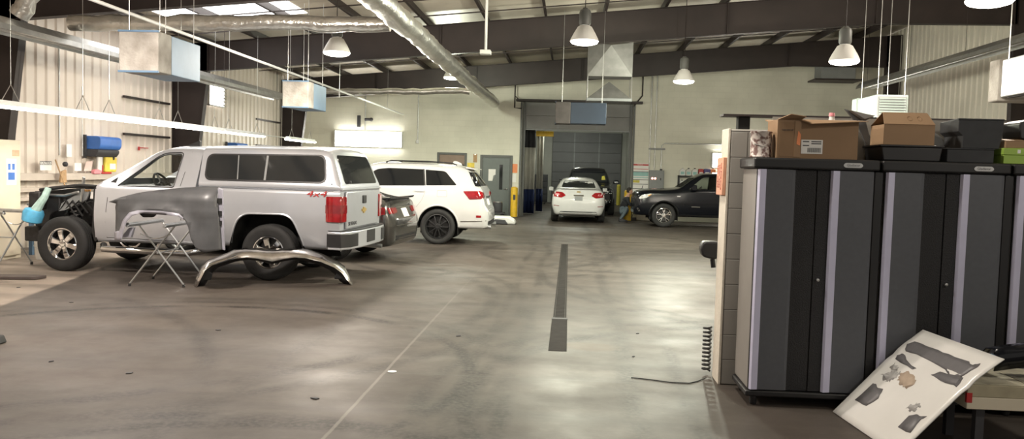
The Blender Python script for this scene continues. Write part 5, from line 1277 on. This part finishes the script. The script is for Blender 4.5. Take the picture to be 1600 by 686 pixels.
wbg = thing('wall_bag', 'white bag hanging left of the yellow bag', 'bag', W(15.63, 1.40, -9.72)); MB().prism(fillet([(-.085,0),(.085,0),(.08,.33),(-.08,.33)], .03), 'x', 0, .05).build('bag', 'paper', wbg, 40, .015); MB().tube([(.02,-.04,.33),(.02,0,.39),(.02,.04,.33)], .006, 6).build('strap', 'paper', wbg)
def reel(label, y, z, s=1.):
    t = thing('wall_mounted_reel', label, 'hose reel', (XL+.04, y, z), 0, 'blue hose reel boxes')
    MB().prism(fillet([(0,.13),(.30,.13),(.34,.20),(.34,.36),(.28,.40),(0,.40)], .04), 'y', -.40*s, .40*s).build('cover', 'blue', t, 40, .012); MB().prism(fillet([(0,-.02),(.24,-.02),(.30,.06),(.30,.128),(0,.128)], .03), 'y', -.42*s, .38*s).build('lower_housing', 'ink', t, 40, .01); MB().box((0, -.46*s, -.05), (.05, -.405*s, .42)).build('mount_bracket', 'ink', t)
    MB().tube([(.15, .2, -.02), (.15, .2, -.25), (.16, .22, -.32)], .012, 6).build('hose_end', 'ink', t)
reel('blue hose reel box on the left wall above the yellow bag', 16.75, 1.72)
reel('blue hose reel box showing just over the camper shell', 23.75, 1.83, 1.)
pk = thing('pink_cloth', 'crumpled pink cloth on the ledge under the blue reel box', 'cloth', W(15.6, 1.365, -9.70)); MB().prism(fillet([(-.25,0),(.0,0),(.05,.06),(-.10,.10),(-.22,.08)], .03), 'x', 0, .08).build('cloth', 'pink', pk, 40, .02)
rt_ = thing('pry_tool', 'red tool with upright handle on the ledge beside the pink cloth', 'tool', W(15.6, 1.365, -9.70)); MB().box((.02, .09, 0), (.05, .45, .04)).build('bar', 'red', rt_, 30, .006); MB().tube([(.035,.12,.04),(.04,.13,.18)], .014, 6).build('handle', 'red', rt_)
rbk = thing('wall_bracket_arm', 'small red bracket arm on the left wall above the cab', 'bracket', (XL+.04, 18.65, 1.88)); MB().box((0,-.2,0),(.03,-.16,.08)).build('mount_plate','red',rbk); MB().box((0,-.16,.05),(.03,.22,.07)).build('arm','red',rbk)
wst = thing('wall_broom', 'wooden handled brush standing against the left wall ledge', 'brush', W(14.42, 1.16, -9.55)); MB().tube([(0,-.15,.48),(.02,.05,.08),(.03,.09,.0)], .014, 6).build('handle', 'wood', wst); MB().prism(fillet([(-.03,.05),(.17,.05),(.16,.30),(.02,.26)], .02), 'x', -.02, .02).build('wood_block', 'wood', wst, 30, .008); MB().ball((.02,.12,.40), .05, .05, .05).build('brush_head', 'ink', wst); wx = W(14.42, 1.16, -9.55); tag(MB().box((wx[0]-.01,wx[1]-.05,wx[2]-.24),(wx[0]+.05,wx[1]+.16,wx[2]-.02)).build('wall_box', 'paper', None, 20, .004), 'small white box on the wall girt below the wooden brush', 'box')
# workbench clutter behind the engine bay
bn = thing('workbench', 'blue framed workbench loaded with wrapped parts behind the pickup front', 'workbench', (-8.55, 14.3, 0))
MB().box((-.55,-.9,.84),(.55,1.0,.88)).build('bench_top', 'grey', bn, 30, .006)
for x in (-.5, .5):
    for y in (-.85, .95): MB().box((x-.03,y-.03,.002),(x+.03,y+.03,.838)).build('leg', 'bluepaint', bn)
MB().box((-.5,-.84,.60),(.5,-.80,.68)).build('front_rail', 'bluepaint', bn)
pw = MB(); pw.prism(fillet([(-9.05,.882),(-8.05,.882),(-8.13,1.02),(-8.45,1.10),(-8.85,1.05)], .06), 'y', 13.75, 14.4); tag(pw.build('wrapped_panel', 'vinyl', None, 40, .03), 'white plastic wrapped part on the blue framed workbench', 'car part')
tag(MB().prism(fillet([(-9.0,.882),(-8.15,.882),(-8.25,1.08),(-8.75,1.14)], .06), 'y', 14.55, 15.1).build('trim_cover', 'ink', None, 40, .03), 'dark car part on the workbench behind the white wrapped one', 'car part')
# folding work stands
def work_stand(label, loc, rz, y9=-.42):
    t = thing('folding_work_stand', label, 'work stand', loc, rz, 'folding work stands')
    for y, w0 in ((-.36, 0), (.36, 0)):
        for s_, dy in ((1, -.014), (-1, .014)):
            MB().tube([(-s_*.36, y+dy, .018), (s_*.235, y+dy, .80)], .0125, 8).build('leg', 'zinc', t); MB().lathe([(.019, .002), (.019, .04)], (-s_*.36+s_*.012, y+dy, 0), 'z', 8).build('foot', 'blackrub', t)
    for x in (-.235, .235):
        MB().tube([(x, y9, .815), (x, .42, .815)], .016, 8).build('top_bar', 'zinc', t); MB().tube([(x, y9+.02, .832), (x, .36, .832)], .024, 10).build('foam_sleeve', 'zinc', t)
    MB().tube([(0, -.35, .44), (0, .35, .44)], .010, 6).build('pivot_bar', 'zinc', t)
    ch = MB(); ch.tube([(-.2, -.40, .70)]+[(-.2+.40*i/8, -.40, .70-.06*math.sin(PI*i/8)) for i in range(1, 8)]+[(.2, -.40, .70)], .005, 5); ch.build('stay_chain', 'chrome', t)
    return t
work_stand('folding X leg work stand holding up the grey primed fender', (-5.38, 10.86, 0), 4, -.70)
work_stand('folding work stand at the left edge beside the cream locker', (-8.63, 11.95, 0), 82)
gt = tag(MB().lathe([(.05,-.03),(.09,-.03),(.09,.03),(.05,.03),(.05,-.03)], (-8.63, 11.66, .950), 'x', 20, False).build('tape_roll', 'greentape', None), 'roll of green tape standing on the work stand at the left edge', 'tape')
bkt = thing('bucket', 'white bucket on the floor beside the bench', 'bucket', (-8.5, 12.95, 0)); MB().lathe([(.001,.003),(.12,.003),(.145,.34),(.138,.34),(.115,.02),(.001,.02)], n=20, caps=False).build('pail', 'paper', bkt); MB().tube([(-.142,0,.31),(-.11,-.1,.22),(0,-.15,.18),(.11,-.1,.22),(.142,0,.31)], .004, 5).build('handle', 'steel', bkt)

# grey primed fender resting on the stand
def warped(name, pts, m, parent, fn, t_=.006, step=.05):
    bm = bmesh.new(); grid_face(bm, pts, step)
    for v in bm.verts: v.co = fn(v.co.x, v.co.y)
    me = bpy.data.meshes.new(name); bm.to_mesh(me); bm.free()
    o = link(name, me, m, parent, 40); md = o.modifiers.new('t', 'SOLIDIFY'); md.thickness = t_; md.offset = 0
    return o
fd = thing('fender', 'grey primed front fender resting on the folding work stand', 'fender', (-5.08, 10.15, .093)); fd.scale = (.944, .944, .944)
ox = -5.38
outl = [(-6.18,1.08),(-6.01,1.145),(-5.75,1.215),(-5.48,1.26),(-5.15,1.30),(-4.9,1.32),(-4.71,1.32),(-4.67,.95),(-4.63,.48),(-4.83,.44),(-4.93,.50),(-4.99,.62),(-5.03,.78),(-5.08,.87),(-5.17,.93),(-5.40,.955),(-5.72,.95),(-5.84,.90),(-5.90,.80),(-5.93,.70),(-5.96,.58),(-6.08,.57),(-6.07,1.06)]
def fbend(x, z):
    k = max(0, z-1.12)/.2                       # the top rolls back
    r_ = .0 if x < -4.80 else (x+4.80)
    fl = math.exp(-((z-(.99+.02*math.sin(x*3)))/.035)**2)*.035+(.03 if z < .97 else 0)*0
    arch = max(0, 1-abs(math.hypot(x+5.47, (z-.52)*1.05)-.50)/.12)*.05
    return Vector((x-ox, .16*k*k+.55*r_*1.2-arch-fl*.4+.10*max(0, -5.75-x)*1.2, z))
fo = warped('fender_panel', [(x, z) for x, z in outl], 'primer', fd, fbend)
warped('bare_metal_lip', [(-6.085,.56),(-5.955,.57),(-5.925,.70),(-5.885,.82),(-5.80,.91),(-5.66,.945),(-5.17,.925),(-5.10,.88),(-5.10,.905),(-5.16,.962),(-5.40,.985),(-5.72,.985),(-5.86,.95),(-5.95,.85),(-6.0,.70),(-6.085,.68)], 'primerlt', fd, lambda x, z: fbend(x, z)-Vector((0,.008,0)), .004)
fg_ = MB(); fg_.prism([(-4.705-ox,.50),(-4.60-ox,.47),(-4.63-ox,1.29),(-4.70-ox,1.31)], 'y', .12, .145); fg_.build('door_edge_flange', 'primerlt', fd, 30, .004)
for z in (.80, .93, 1.10): MB().box((-4.70-ox, .10, z), (-4.64-ox, .119, z+.07)).build('flange_slot', 'dark', fd)
MB().prism([(-6.04-ox,.60),(-5.90-ox,.60),(-5.86-ox,.74),(-5.92-ox,.74)], 'y', .10, .16).build('corner_bracket', 'primerlt', fd, 30, .004)
MB().prism(fillet([(-5.80-ox,.935),(-5.55-ox,.94),(-5.6-ox,.885),(-5.74-ox,.88)], .02), 'y', .12, .16).build('inner_bracket', 'black', fd, 30, .004)

# chrome bumper standing on its ends
bp_ = thing('bumper', 'worn dark chrome bumper standing on its ends on the floor', 'bumper', (-4.89, 10.60, 0), math.degrees(math.atan2(.70, 1.92)))
up_ = [(-.02,.003),(.01,.11),(.07,.24),(.16,.33),(.30,.38),(.41,.425),(.49,.465),(.64,.49),(.80,.485),(.98,.475),(1.12,.485),(1.27,.49),(1.45,.47),(1.64,.41),(1.84,.32),(1.96,.23),(2.02,.11),(2.07,.003)]
lo_ = [(.035,.004),(.09,.12),(.14,.22),(.22,.285),(.36,.33),(.44,.355),(.53,.375),(.66,.385),(.79,.37),(.98,.325),(1.15,.365),(1.27,.385),(1.42,.375),(1.62,.325),(1.80,.245),(1.90,.17),(1.97,.08),(2.035,.004)]
rg = []; rb_ = []
for (ax_, az), (bx_, bz) in zip(up_, lo_):
    a, b = Vector((ax_, 0, az)), Vector((bx_, 0, bz)); prof = []
    for t_, y in ((-.03,.19),(.0,.12),(.15,.07),(.4,.015),(.65,-.02),(.9,-.03),(1.0,.0)):
        p = a.lerp(b, max(0, t_)); prof.append((p.x, y, p.z+(.012 if t_ < 0 else 0)))
    rg.append(prof); c_ = b.lerp(a, .0); d_ = Vector((b.x+(1.02-b.x)*.08, 0, max(.005, b.z-.035)))
    rb_.append([(b.x, .032, b.z+.004), (d_.x, .10, d_.z), (d_.x, .20, max(.005, d_.z))])
MB().sheet(rg).build('chrome_face', 'dkchrome', bp_, 50, thick=.006); MB().sheet(rb_).build('black_inner_lip', 'black', bp_, 50, thick=.006)
for x, z in ((.13,.14), (1.88,.14)): MB().prism(fillet([(x-.07,z-.06),(x+.07,z-.06),(x+.09,z+.03),(x-.02,z+.09)], .02), 'y', .06, .18).build('mounting_bracket', 'black', bp_, 30, .006)
# floor items
tag(MB().prism(fillet([(-8.6,10.45),(-7.14,10.68),(-7.10,10.90),(-8.6,10.75)], .05), 'z', .004, .045).build('floor_board', mat('dark worn board', (.07,.055,.05), .6, 0, .2, 6), None, 30, .008), 'dark flat board lying on the pale floor by the left edge', 'board')
bb = thing('rubber_block', 'black rubber block on the floor at the left edge', 'rubber block', (-5.02, 6.95, 0)); MB().prism(fillet([(-.14,.003),(.08,.003),(.05,.07),(-.14,.06)], .015), 'y', -.05, .05).build('block', 'blackrub', bb, 30, .008)
tag(MB().lathe([(.001,.009),(.03,.005),(.036,.005),(.036,.001)], (-1.38, 6.56, 0), 'z', 20, False).build('round_cap', 'paper', None), 'small white round cap lying on the floor by the saw cut line', 'cap')
dr = thing('floor_drain', 'long narrow drain channel let into the aisle floor', 'drain', (-.06, 13.2, 0))
M['grate'] = mat('dark drain grate', (.026,.024,.022), .85, 0, .2, 9, spec=.1)
g_ = MB()
for i in range(96):
    y = -3.82+i*.1; g_.box((-.055, y, .001), (.055, y+.085, .005))
g_.build('grate', 'grate', dr); MB().box((-.075, -3.84, .0005), (-.058, 5.80, .004)).build('edge_strip', 'grate', dr); MB().box((.058, -3.84, .0005), (.075, 5.80, .004)).build('edge_strip', 'grate', dr)
MB().box((-.085, -5.60, .0008), (.085, -3.95, .004)).build('solid_cover', 'grate', dr); MB().box((-.09, -3.945, .001), (.09, -3.85, .006)).build('cross_bar', 'ink', dr)
rnd = random.Random(11)
for k, (x, y) in enumerate(((-5.65,9.1),(-5.9,7.4),(-3.4,7.9),(-4.15,6.4),(-3.35,6.15),(.75,8.6),(-1.05,8.1),(.63,7.5),(-1.75,5.7),(-6.9,10.0))):
    o = MB().prism(fillet([(-.03,-.014),(.025,-.018),(.035,.012),(-.01,.02)], .006), 'z', .001, .007).build('debris_chip', 'ink', None); o.location = (x, y, 0); o.rotation_euler = (0, 0, rnd.uniform(0, 6)); s_ = rnd.uniform(.5, 1.)
    o.scale = (s_, s_, 1); tag(o, 'small dark chip of debris on the concrete floor', 'debris', 'floor debris chips')
# things beside the half wall's end
cd = tag(MB().tube([(.55,6.70,.005),(.70,6.66,.005),(.85,6.60,.005),(1.0,6.60,.005),(1.08,6.68,.005),(1.16,6.78,.010)], .004, 6).build('air_hose', 'blackrub', None, 60), 'thin black hose on the floor running to the block wall end', 'hose')
cl_ = MB(); cl_.tube([(1.185+.030*math.cos(a), 6.95+.045*math.sin(a), .03+a/(2*PI)*.034) for a in [2*PI*i/14 for i in range(14*11)]], .009, 6)
tag(cl_.build('coiled_cord', 'blackrub', None, 60), 'black coiled hose standing against the block wall end', 'coiled hose')
hk = thing('wall_hook_clamp', 'black clamp hung on the far side of the block wall end', 'clamp', (1.19, 7.0, .98)); MB().prism(fillet([(-.07,.0),(.03,-.02),(.06,.0),(.06,.13),(-.07,.13),(-.09,.07)], .03), 'y', -.06, .06).build('clamp_body', 'black', hk, 40, .015); MB().tube([(.02,0,-.02),(.03,0,-.09)], .02, 8).build('clamp_tail', 'black', hk)
os_ = thing('wall_sign', 'faded orange sign on the cream end of the block wall', 'sign', (1.2245, 6.75, 1.50)); MB().prism([(-.13,0),(.13,0),(.13,.30),(-.13,.30)], 'x', -.030, -.0005).build('sign_board', 'fadeorange', os_, 30, .006)
for i in range(3):
    o = text(['NO SMOKING', 'PAINT AREA', 'KEEP CLEAR'][i], .034, 'red', os_); o.rotation_euler = (R(90), 0, R(-90)); o.rotation_euler = (0, R(-90), 0); o.rotation_euler = Matrix(((0,0,-1),(0,-1,0),(-1,0,0))).to_euler(); o.location = (-.032, -.07+i*.07, .15)
# ------------------------------------------------------------------ cabinets along the half wall
def cabinet(label, x0):
    t = thing('storage_cabinet', label, 'cabinet', (x0, 6.05, 0), 0, 'tall grey storage cabinets'); w, d = .815, .48
    MB().box((0, .022, .115), (w, d, 1.715)).build('carcass', 'cabside', t, 30, .01)
    MB().prism(fillet([(-.03,-.03),(w+.03,-.03),(w+.03,d+.01),(-.03,d+.01)], .02), 'z', 1.716, 1.792).build('top_cap', 'black', t, 40, .012)
    MB().prism(fillet([(-.02,-.02),(w+.02,-.02),(w+.02,d),(-.02,d)], .02), 'z', .07, .114).build('plinth', 'black', t, 40, .01)
    for x in (.05, w-.05):
        for y in (.04, d-.06): MB().lathe([(.022,.001),(.028,.02),(.026,.069)], (x, y, 0), 'z', 12).build('foot', 'black', t)
    MB().box((w+.002, .0, .12), (w+.062, d, 1.712)).build('side_filler', 'black', t, 30, .006)
    for k, (a, b) in enumerate(((.0, .415), (.421, w))):
        dr = MB().box((a, .0, .12), (b, .0215, 1.712)).build('door', 'blacktex', t, 30, .004)
        if k == 0: st, gp = (.004, .062), (.064, .268)
        else: st, gp = (.512, .572), (.574, w-.004)
        MB().prism([(st[0], -.004), (st[0]+.012, -.026), (st[1], -.016), (st[1], -.002), (st[0], -.002)], 'z', .122, 1.710).build('trim_strip', 'lav', dr, 20)
        MB().prism([(gp[0], -.014), (gp[0]+.02, -.012), (gp[1]-.02, -.010), (gp[1], -.002), (gp[0], -.001)], 'z', .122, 1.710).build('grey_panel', 'cabgrey', dr, 20)
        lk = .375 if k == 0 else .455
        if k == 1: MB().lathe([(.001,-.02),(.011,-.018),(.012,-.001)], (lk, 0, .93), 'y', 10, False).build('lock', 'steel', dr)
    lg = MB(); lg.prism(fillet([(.60,1.735),(.71,1.735),(.725,1.75),(.71,1.768),(.60,1.768),(.585,1.75)], .01), 'y', -.034, -.0305)
    b = lg.build('badge', 'steel', t); o = text('Gladiator', .024, 'ink', b, 'badge_lettering', .0005); o.rotation_euler = face_rot('-y'); o.location = (.655, -.0345, 1.7515)
    return t
cabinet('grey storage cabinet under the open carton and paint can, first of the row', 1.335)
cabinet('grey storage cabinet in the middle of the row, under the closed carton', 2.223)
cabinet('grey storage cabinet at the right edge of the row, under the green box', 3.111)
ZT = 1.793
# paint can
pc = thing('paint_can', 'paint splashed tin can on the left cabinet beside the open carton', 'can', (1.385, 6.2, ZT))
MB().lathe([(.001,.001),(.074,.001),(.078,.008),(.074,.014),(.074,.176),(.078,.182),(.078,.190),(.070,.190),(.068,.17),(.001,.168)], n=28, caps=False).build('can_body', 'paintcan', pc, 40)
MB().tube([(-.076,0,.14),(-.06,-.05,.10),(0,-.085,.08),(.06,-.05,.10),(.076,0,.14)], .003, 5).build('handle', 'steel', pc)
# open carton with its mouth to the left
ob = thing('carton', 'large open brown carton with raised flaps and a white label', 'box', (1.64, 6.10, ZT))
t_ = .006; c0, c1, cy0, cy1, chh = -.165, .40, .0, .30, .275
bx = MB(); bx.box((c0,cy0,.001),(c1,cy1,.007)); bx.box((c0,cy0,.007),(c1,cy0+t_,chh)); bx.box((c0,cy1-t_,.007),(c1,cy1,chh)); bx.box((c1-t_,cy0+t_,.007),(c1,cy1-t_,chh))
bx.build('box_body', 'card', ob)
MB().box((c0,cy0+t_+.001,.0075),(c0+t_,cy1-t_-.001,chh)).build('end_wall', 'carddk', ob)
fl_ = MB(); fl_.add([(-.02,cy0,chh+.001),(.425,cy0,chh+.001),(.45,cy0-.05,chh-.005),(.06,cy0-.06,chh-.03)], [(0,1,2,3)]); fl_.build('front_flap', 'card', ob, None, thick=.005)
f2 = MB(); f2.add([(c0,cy0,chh+.001),(-.0,cy0,chh+.001),(.02,cy0-.05,chh+.022),(-.09,cy0-.06,chh+.036)], [(0,1,2,3)]); f2.build('torn_flap', 'card', ob, None, thick=.005)
f3 = MB(); f3.add([(c0,cy1,chh+.001),(c1,cy1,chh+.001),(c1+.02,cy1+.10,chh+.02),(c0,cy1+.10,chh+.02)], [(0,1,2,3)]); f3.build('rear_flap', 'card', ob, None, thick=.005)
# dark mouth on the front left, an upright flap fold and an orange smear
MB().box((c0+.015,cy0-.004,.012),(c0+.125,cy0-.001,chh-.02)).build('hand_opening', 'carddk', ob); MB().box((-.045,cy0-.007,.01),(.0,cy0-.001,chh-.01)).build('folded_edge', 'card', ob)
MB().prism(fillet([(-.03,.10),(-.004,.09),(-.002,.17),(-.02,.20)], .01), 'y', cy0-.009, cy0-.0075).build('orange_smear', 'orange', ob)
lb = MB().box((.005,cy0-.0035,.035),(.155,cy0-.0008,.135)).build('shipping_label', 'paper', ob); lp = MB()
for z, a, b in ((.118,.015,.06),(.118,.075,.145),(.104,.075,.145),(.090,.015,.06)): lp.box((a,cy0-.0042,z),(b,cy0-.0036,z+.007))
for i in range(22): lp.box((.05+i*.0043,cy0-.0042,.045),(.05+i*.0043+(.0016 if i % 3 else .0030),cy0-.0036,.078))
lp.build('label_print', 'ink', lb)
o = text('THIS SIDE UP', .014, 'ink', ob); o.rotation_euler = face_rot('-y'); o.location = (c0+.07, cy0-.0048, .20)
# tall grey plastic fin shape (car trim)
fn = thing('trim_panel', 'grey pointed plastic panel leaning between the two cartons', 'car part', (2.2, 6.40, ZT))
MB().prism([(-.17,.385),(-.02,.350),(.06,.340),(-.01,.300),(.02,.20),(.10,.06),(.12,.004),(.05,.004),(.0,.12),(-.07,.27),(-.13,.34)], 'y', 0, .02).build('panel', mat('charcoal grey plastic', (.10,.10,.10), .5, 0, .12, 6), fn, 30, .004)
MB().prism([(-.145,.372),(-.02,.345),(.04,.335),(-.04,.305)], 'y', -.06, -.0005).build('top_ledge', mat('mid grey plastic', (.22,.21,.20), .5, 0, .1), fn, 30, .004)
MB().box((-.10,.03,.002),(.0,.05,.22)).build('foot_plate', 'smokypanel', fn, 30, .004)
# black tray under the second carton
ty = thing('tray', 'black plastic tray under the brown closed carton', 'tray', (2.40, 6.07, ZT)); MB().prism([(-.19,.001),(.20,.001),(.215,.10),(-.205,.10)], 'y', 0, .36).build('tray_body', 'black', ty, 30, .008); MB().box((-.215,-.01,.0995),(.225,.37,.114)).build('rim', 'black', ty, 30, .004)
cb2 = thing('carton', 'closed brown carton with sloping top on the black tray', 'box', (2.40, 6.13, ZT+.1155))
MB().box((-.175,0,0),(.18,.26,.145)).build('box_body', 'card', cb2, 20, .002)
tp = MB(); tp.add([(-.175,0,.146),(.18,0,.146),(.155,.09,.235),(-.155,.09,.235)], [(0,1,2,3)]); tp.build('front_flap', 'card', cb2, None, thick=.005)
tp = MB(); tp.add([(-.175,.26,.146),(.18,.26,.146),(.155,.10,.235),(-.155,.10,.235)], [(0,1,2,3)]); tp.build('rear_flap', 'carddk', cb2, None, thick=.005)
pr = MB()
for x in (.015, .085):
    ring = [(x+.016*math.cos(a), .048+.0, .19+.016*math.sin(a)) for a in [2*PI*i/16 for i in range(16)]]
    ring = [(p[0], .0+(p[2]-.146)*1.0-.004, p[2]) for p in ring]; pr.tube(ring, .002, 4, False, closed=True)
pr.build('printed_mark', 'carddk', cb2)
# charcoal boxes on the middle and right cabinet
g1 = thing('charcoal_box', 'low charcoal box lying right of the black tray', 'box', (2.80, 6.08, ZT)); MB().box((-.15,0,.001),(.17,.34,.092)).build('box_body', 'greyfoam', g1, 30, .005); MB().box((-.153,-.004,.0925),(.173,.344,.10)).build('lid', 'greyfoam', g1, 30, .003)
g2 = thing('charcoal_box', 'tall charcoal box stacked on the low charcoal box', 'box', (2.89, 6.12, ZT+.1015)); MB().prism([(-.12,.001),(.13,.001),(.15,.10),(.155,.20),(-.155,.20),(-.155,.12),(-.12,.09)], 'y', 0, .30).build('box_body', 'greyfoam', g2, 30, .004); MB().prism([(-.158,-.003),(.157,-.003),(.157,.303),(-.10,.303)], 'z', .2005,.212).build('lid', 'greyfoam', g2, 30, .003)
gs_ = thing('grey_part', 'curved grey plastic part lying behind the charcoal boxes', 'car part', (2.72, 6.46, ZT)); MB().prism(fillet([(-.12,.002),(.10,.002),(.08,.18),(-.02,.235),(-.10,.22)], .05), 'y', -.02, .06).build('panel', 'grey', gs_, 40, .02)
gb = thing('green_box', 'lime green box with a folded lid on the right cabinet', 'box', (3.24, 6.09, ZT)); MB().box((-.20,0,.001),(.25,.30,.062)).build('box_base', 'green', gb, 20, .003); MB().box((-.203,-.004,.063),(.253,.304,.110)).build('lid', 'green', gb, 20, .003); MB().box((-.11,-.0065,.075),(-.09,-.0045,.10)).build('tape_mark', 'paper', gb)
gc = thing('carton', 'flattened brown carton lying on the green box', 'box', (3.22, 6.10, ZT+.1105)); MB().box((-.165,0,.001),(.25,.28,.05)).build('box_body', 'card', gc, 20, .003); MB().add([(-.165,0,.051),(-.02,0,.051),(-.02,.1,.066),(-.165,.1,.066)], [(0,1,2,3)]).build('flap', 'card', gc, None, thick=.004)
bkx = thing('black_case', 'black case on the flattened carton at the right edge', 'case', (3.36, 6.18, ZT+.178)); MB().prism(fillet([(-.17,.001),(.2,.001),(.2,.14),(-.10,.145),(-.18,.12)], .02), 'y', 0, .25).build('case_body', 'black', bkx, 30, .01); MB().tube([(-.02,-.002,.06),(-.02,-.03,.06),(.1,-.03,.06),(.1,-.002,.06)], .006, 6).build('handle', 'black', bkx)
rc = thing('red_bottle', 'small red and white bottle top behind the open carton', 'bottle', (1.98, 6.53, ZT)); MB().lathe([(.001,.001),(.035,.001),(.035,.27),(.02,.32),(.02,.335),(.001,.335)], n=14, caps=False).build('bottle', 'paper', rc, 40); MB().lathe([(.001,.336),(.024,.336),(.02,.362),(.001,.364)], n=12, caps=False).build('cap', 'pink', rc)

# ------------------------------------------------------------------ low table, dark bumper cover and scraped panel
lt = thing('low_table', 'low cream grimy table in front of the right cabinets', 'table', (2.43, 5.12, 0))
MB().box((0,0,.29),(1.3,.50,.365)).build('lower_slab', 'cream', lt, 20, .004); MB().box((0,0,.3655),(1.3,.50,.44)).build('upper_slab', mat('khaki slab edge', (.40,.36,.25), .6, 0, .15, 8), lt, 20, .004)
sx_ = MB()
for a, b in ((.01,.36),(.37,.80),(.81,1.29)):
    for c_, d_ in ((.01,.24),(.25,.49)): sx_.box((a,c_,.4405),(b,d_,.446))
sx_.build('top_boards', 'creamgrime', lt, 20, .002); MB().box((-.002,-.002,.33),(.03,.02,.39)).build('red_tag', 'red', lt)
for x in (.10, 1.22):
    for y in (.06, .44): MB().box((x-.025,y-.025,.001),(x+.025,y+.025,.289)).build('leg', 'ink', lt)
bc = thing('bumper_cover', 'glossy black bumper cover lying on the low table', 'bumper', (2.72, 5.26, .447))
rg = []
for i in range(25):
    u = i/24; x = u*1.25-.06; z = .11+.10*math.sin(PI*min(1, u*.85+.08)); w_ = .13
    rg.append([(x,-.02+.05*(1-u),max(.004, z-.09)),(x,-.05+.05*(1-u),z-.03),(x,-.04+.05*(1-u),z+.02),(x,.03,z+.045),(x,.14,z+.03),(x,.2,z-.02)])
MB().sheet(rg).build('cover', 'blackgloss', bc, 50, thick=.008)
MB().prism([(-.10,.10),(-.02,.08),(-.01,.13),(-.07,.15)], 'y', .02, .06).build('clip_tab', 'bluepaint', bc, 30, .005); MB().box((.25,.0,.002),(.34,.14,.10)).build('inner_rib', 'black', bc); MB().box((.95,.0,.002),(1.05,.14,.12)).build('inner_rib', 'black', bc)
# scraped white panel: foot edge on the floor, leaning right over the end of the table
P0 = Vector((1.915, 5.955, .006)); P1 = Vector((2.013, 5.05, .006)); P3 = Vector((2.49, 5.985, .634)); P2 = P3+P1-P0
def pan(u, v, off=0.):
    """u along the foot edge (0 far, 1 near), v up the panel; the top fifth is bent back"""
    p = P0.lerp(P1, u).lerp(P3.lerp(P2, u), v); n = (P3-P0).cross(P1-P0).normalized()
    n = n if n.z > 0 else -n
    return p+n*(off-.035*max(0, v-.74)/.26-.010*math.exp(-((v-.70)/.05)**2))
sp_ = thing('scraped_panel', 'white scraped sheet metal panel with grey patches leaning on the low table', 'panel', (2.2, 5.3, 0))
def on_panel(name, pts, m, off, th, step=.06):
    o = warped(name, pts, m, sp_, lambda u, v: pan(u, v, off)-Vector((2.2, 5.3, 0)), th, step); return o
on_panel('sheet', [(0,0),(1,0),(1,1),(0,1)], 'slab', 0, .006)
rn = random.Random(5)
def ragged(pts, amp=.012, n=5):
    out = []
    for i, p in enumerate(pts):
        q = pts[(i+1) % len(pts)]
        for k in range(n):
            t = k/n; out.append((p[0]+(q[0]-p[0])*t+rn.uniform(-amp, amp), p[1]+(q[1]-p[1])*t+rn.uniform(-amp, amp)))
    return out

PATCH = {'band':[(0.040,0.813),(0.085,0.867),(0.333,0.873),(0.541,0.868),(0.759,0.881),(0.832,0.857),(0.881,0.893),(0.894,0.850),(0.872,0.735),(0.778,0.715),(0.666,0.735),(0.335,0.765),(0.112,0.745)],
'b2':[(0.062,0.687),(0.113,0.726),(0.202,0.691),(0.392,0.650),(0.374,0.633),(0.103,0.646)],
'right':[(0.588,0.649),(0.638,0.708),(0.881,0.739),(0.913,0.654),(0.787,0.645)],
'll':[(0.115,0.180),(0.127,0.379),(0.167,0.383),(0.226,0.363),(0.289,0.377),(0.332,0.288),(0.296,0.186)],
'lr':[(0.771,0.182),(0.769,0.290),(0.820,0.329),(0.880,0.340),(0.926,0.361),(0.904,0.312),(0.932,0.185)]}
for k, v in PATCH.items(): on_panel('grey_patch', ragged(v, .006, 3), 'patch', .0042, .001)
on_panel('tan_patch', ragged([(0.507,0.567),(0.535,0.517),(0.498,0.477),(0.415,0.470),(0.333,0.501),(0.303,0.553),(0.343,0.594),(0.428,0.600)], .012, 4), 'tanpatch', .0042, .001)
for v in ([(0.106,0.481),(0.16,.50),(0.214,0.564),(0.300,0.564),(0.292,0.486),(0.244,0.435)], [(0.677,0.350),(0.734,0.415),(0.783,0.406),(0.785,0.337),(0.719,0.328)], [(.12,.62),(.2,.60),(.24,.58),(.16,.55)]): on_panel('smudge', ragged(v, .016, 5), 'smudge', .0038, .0008)
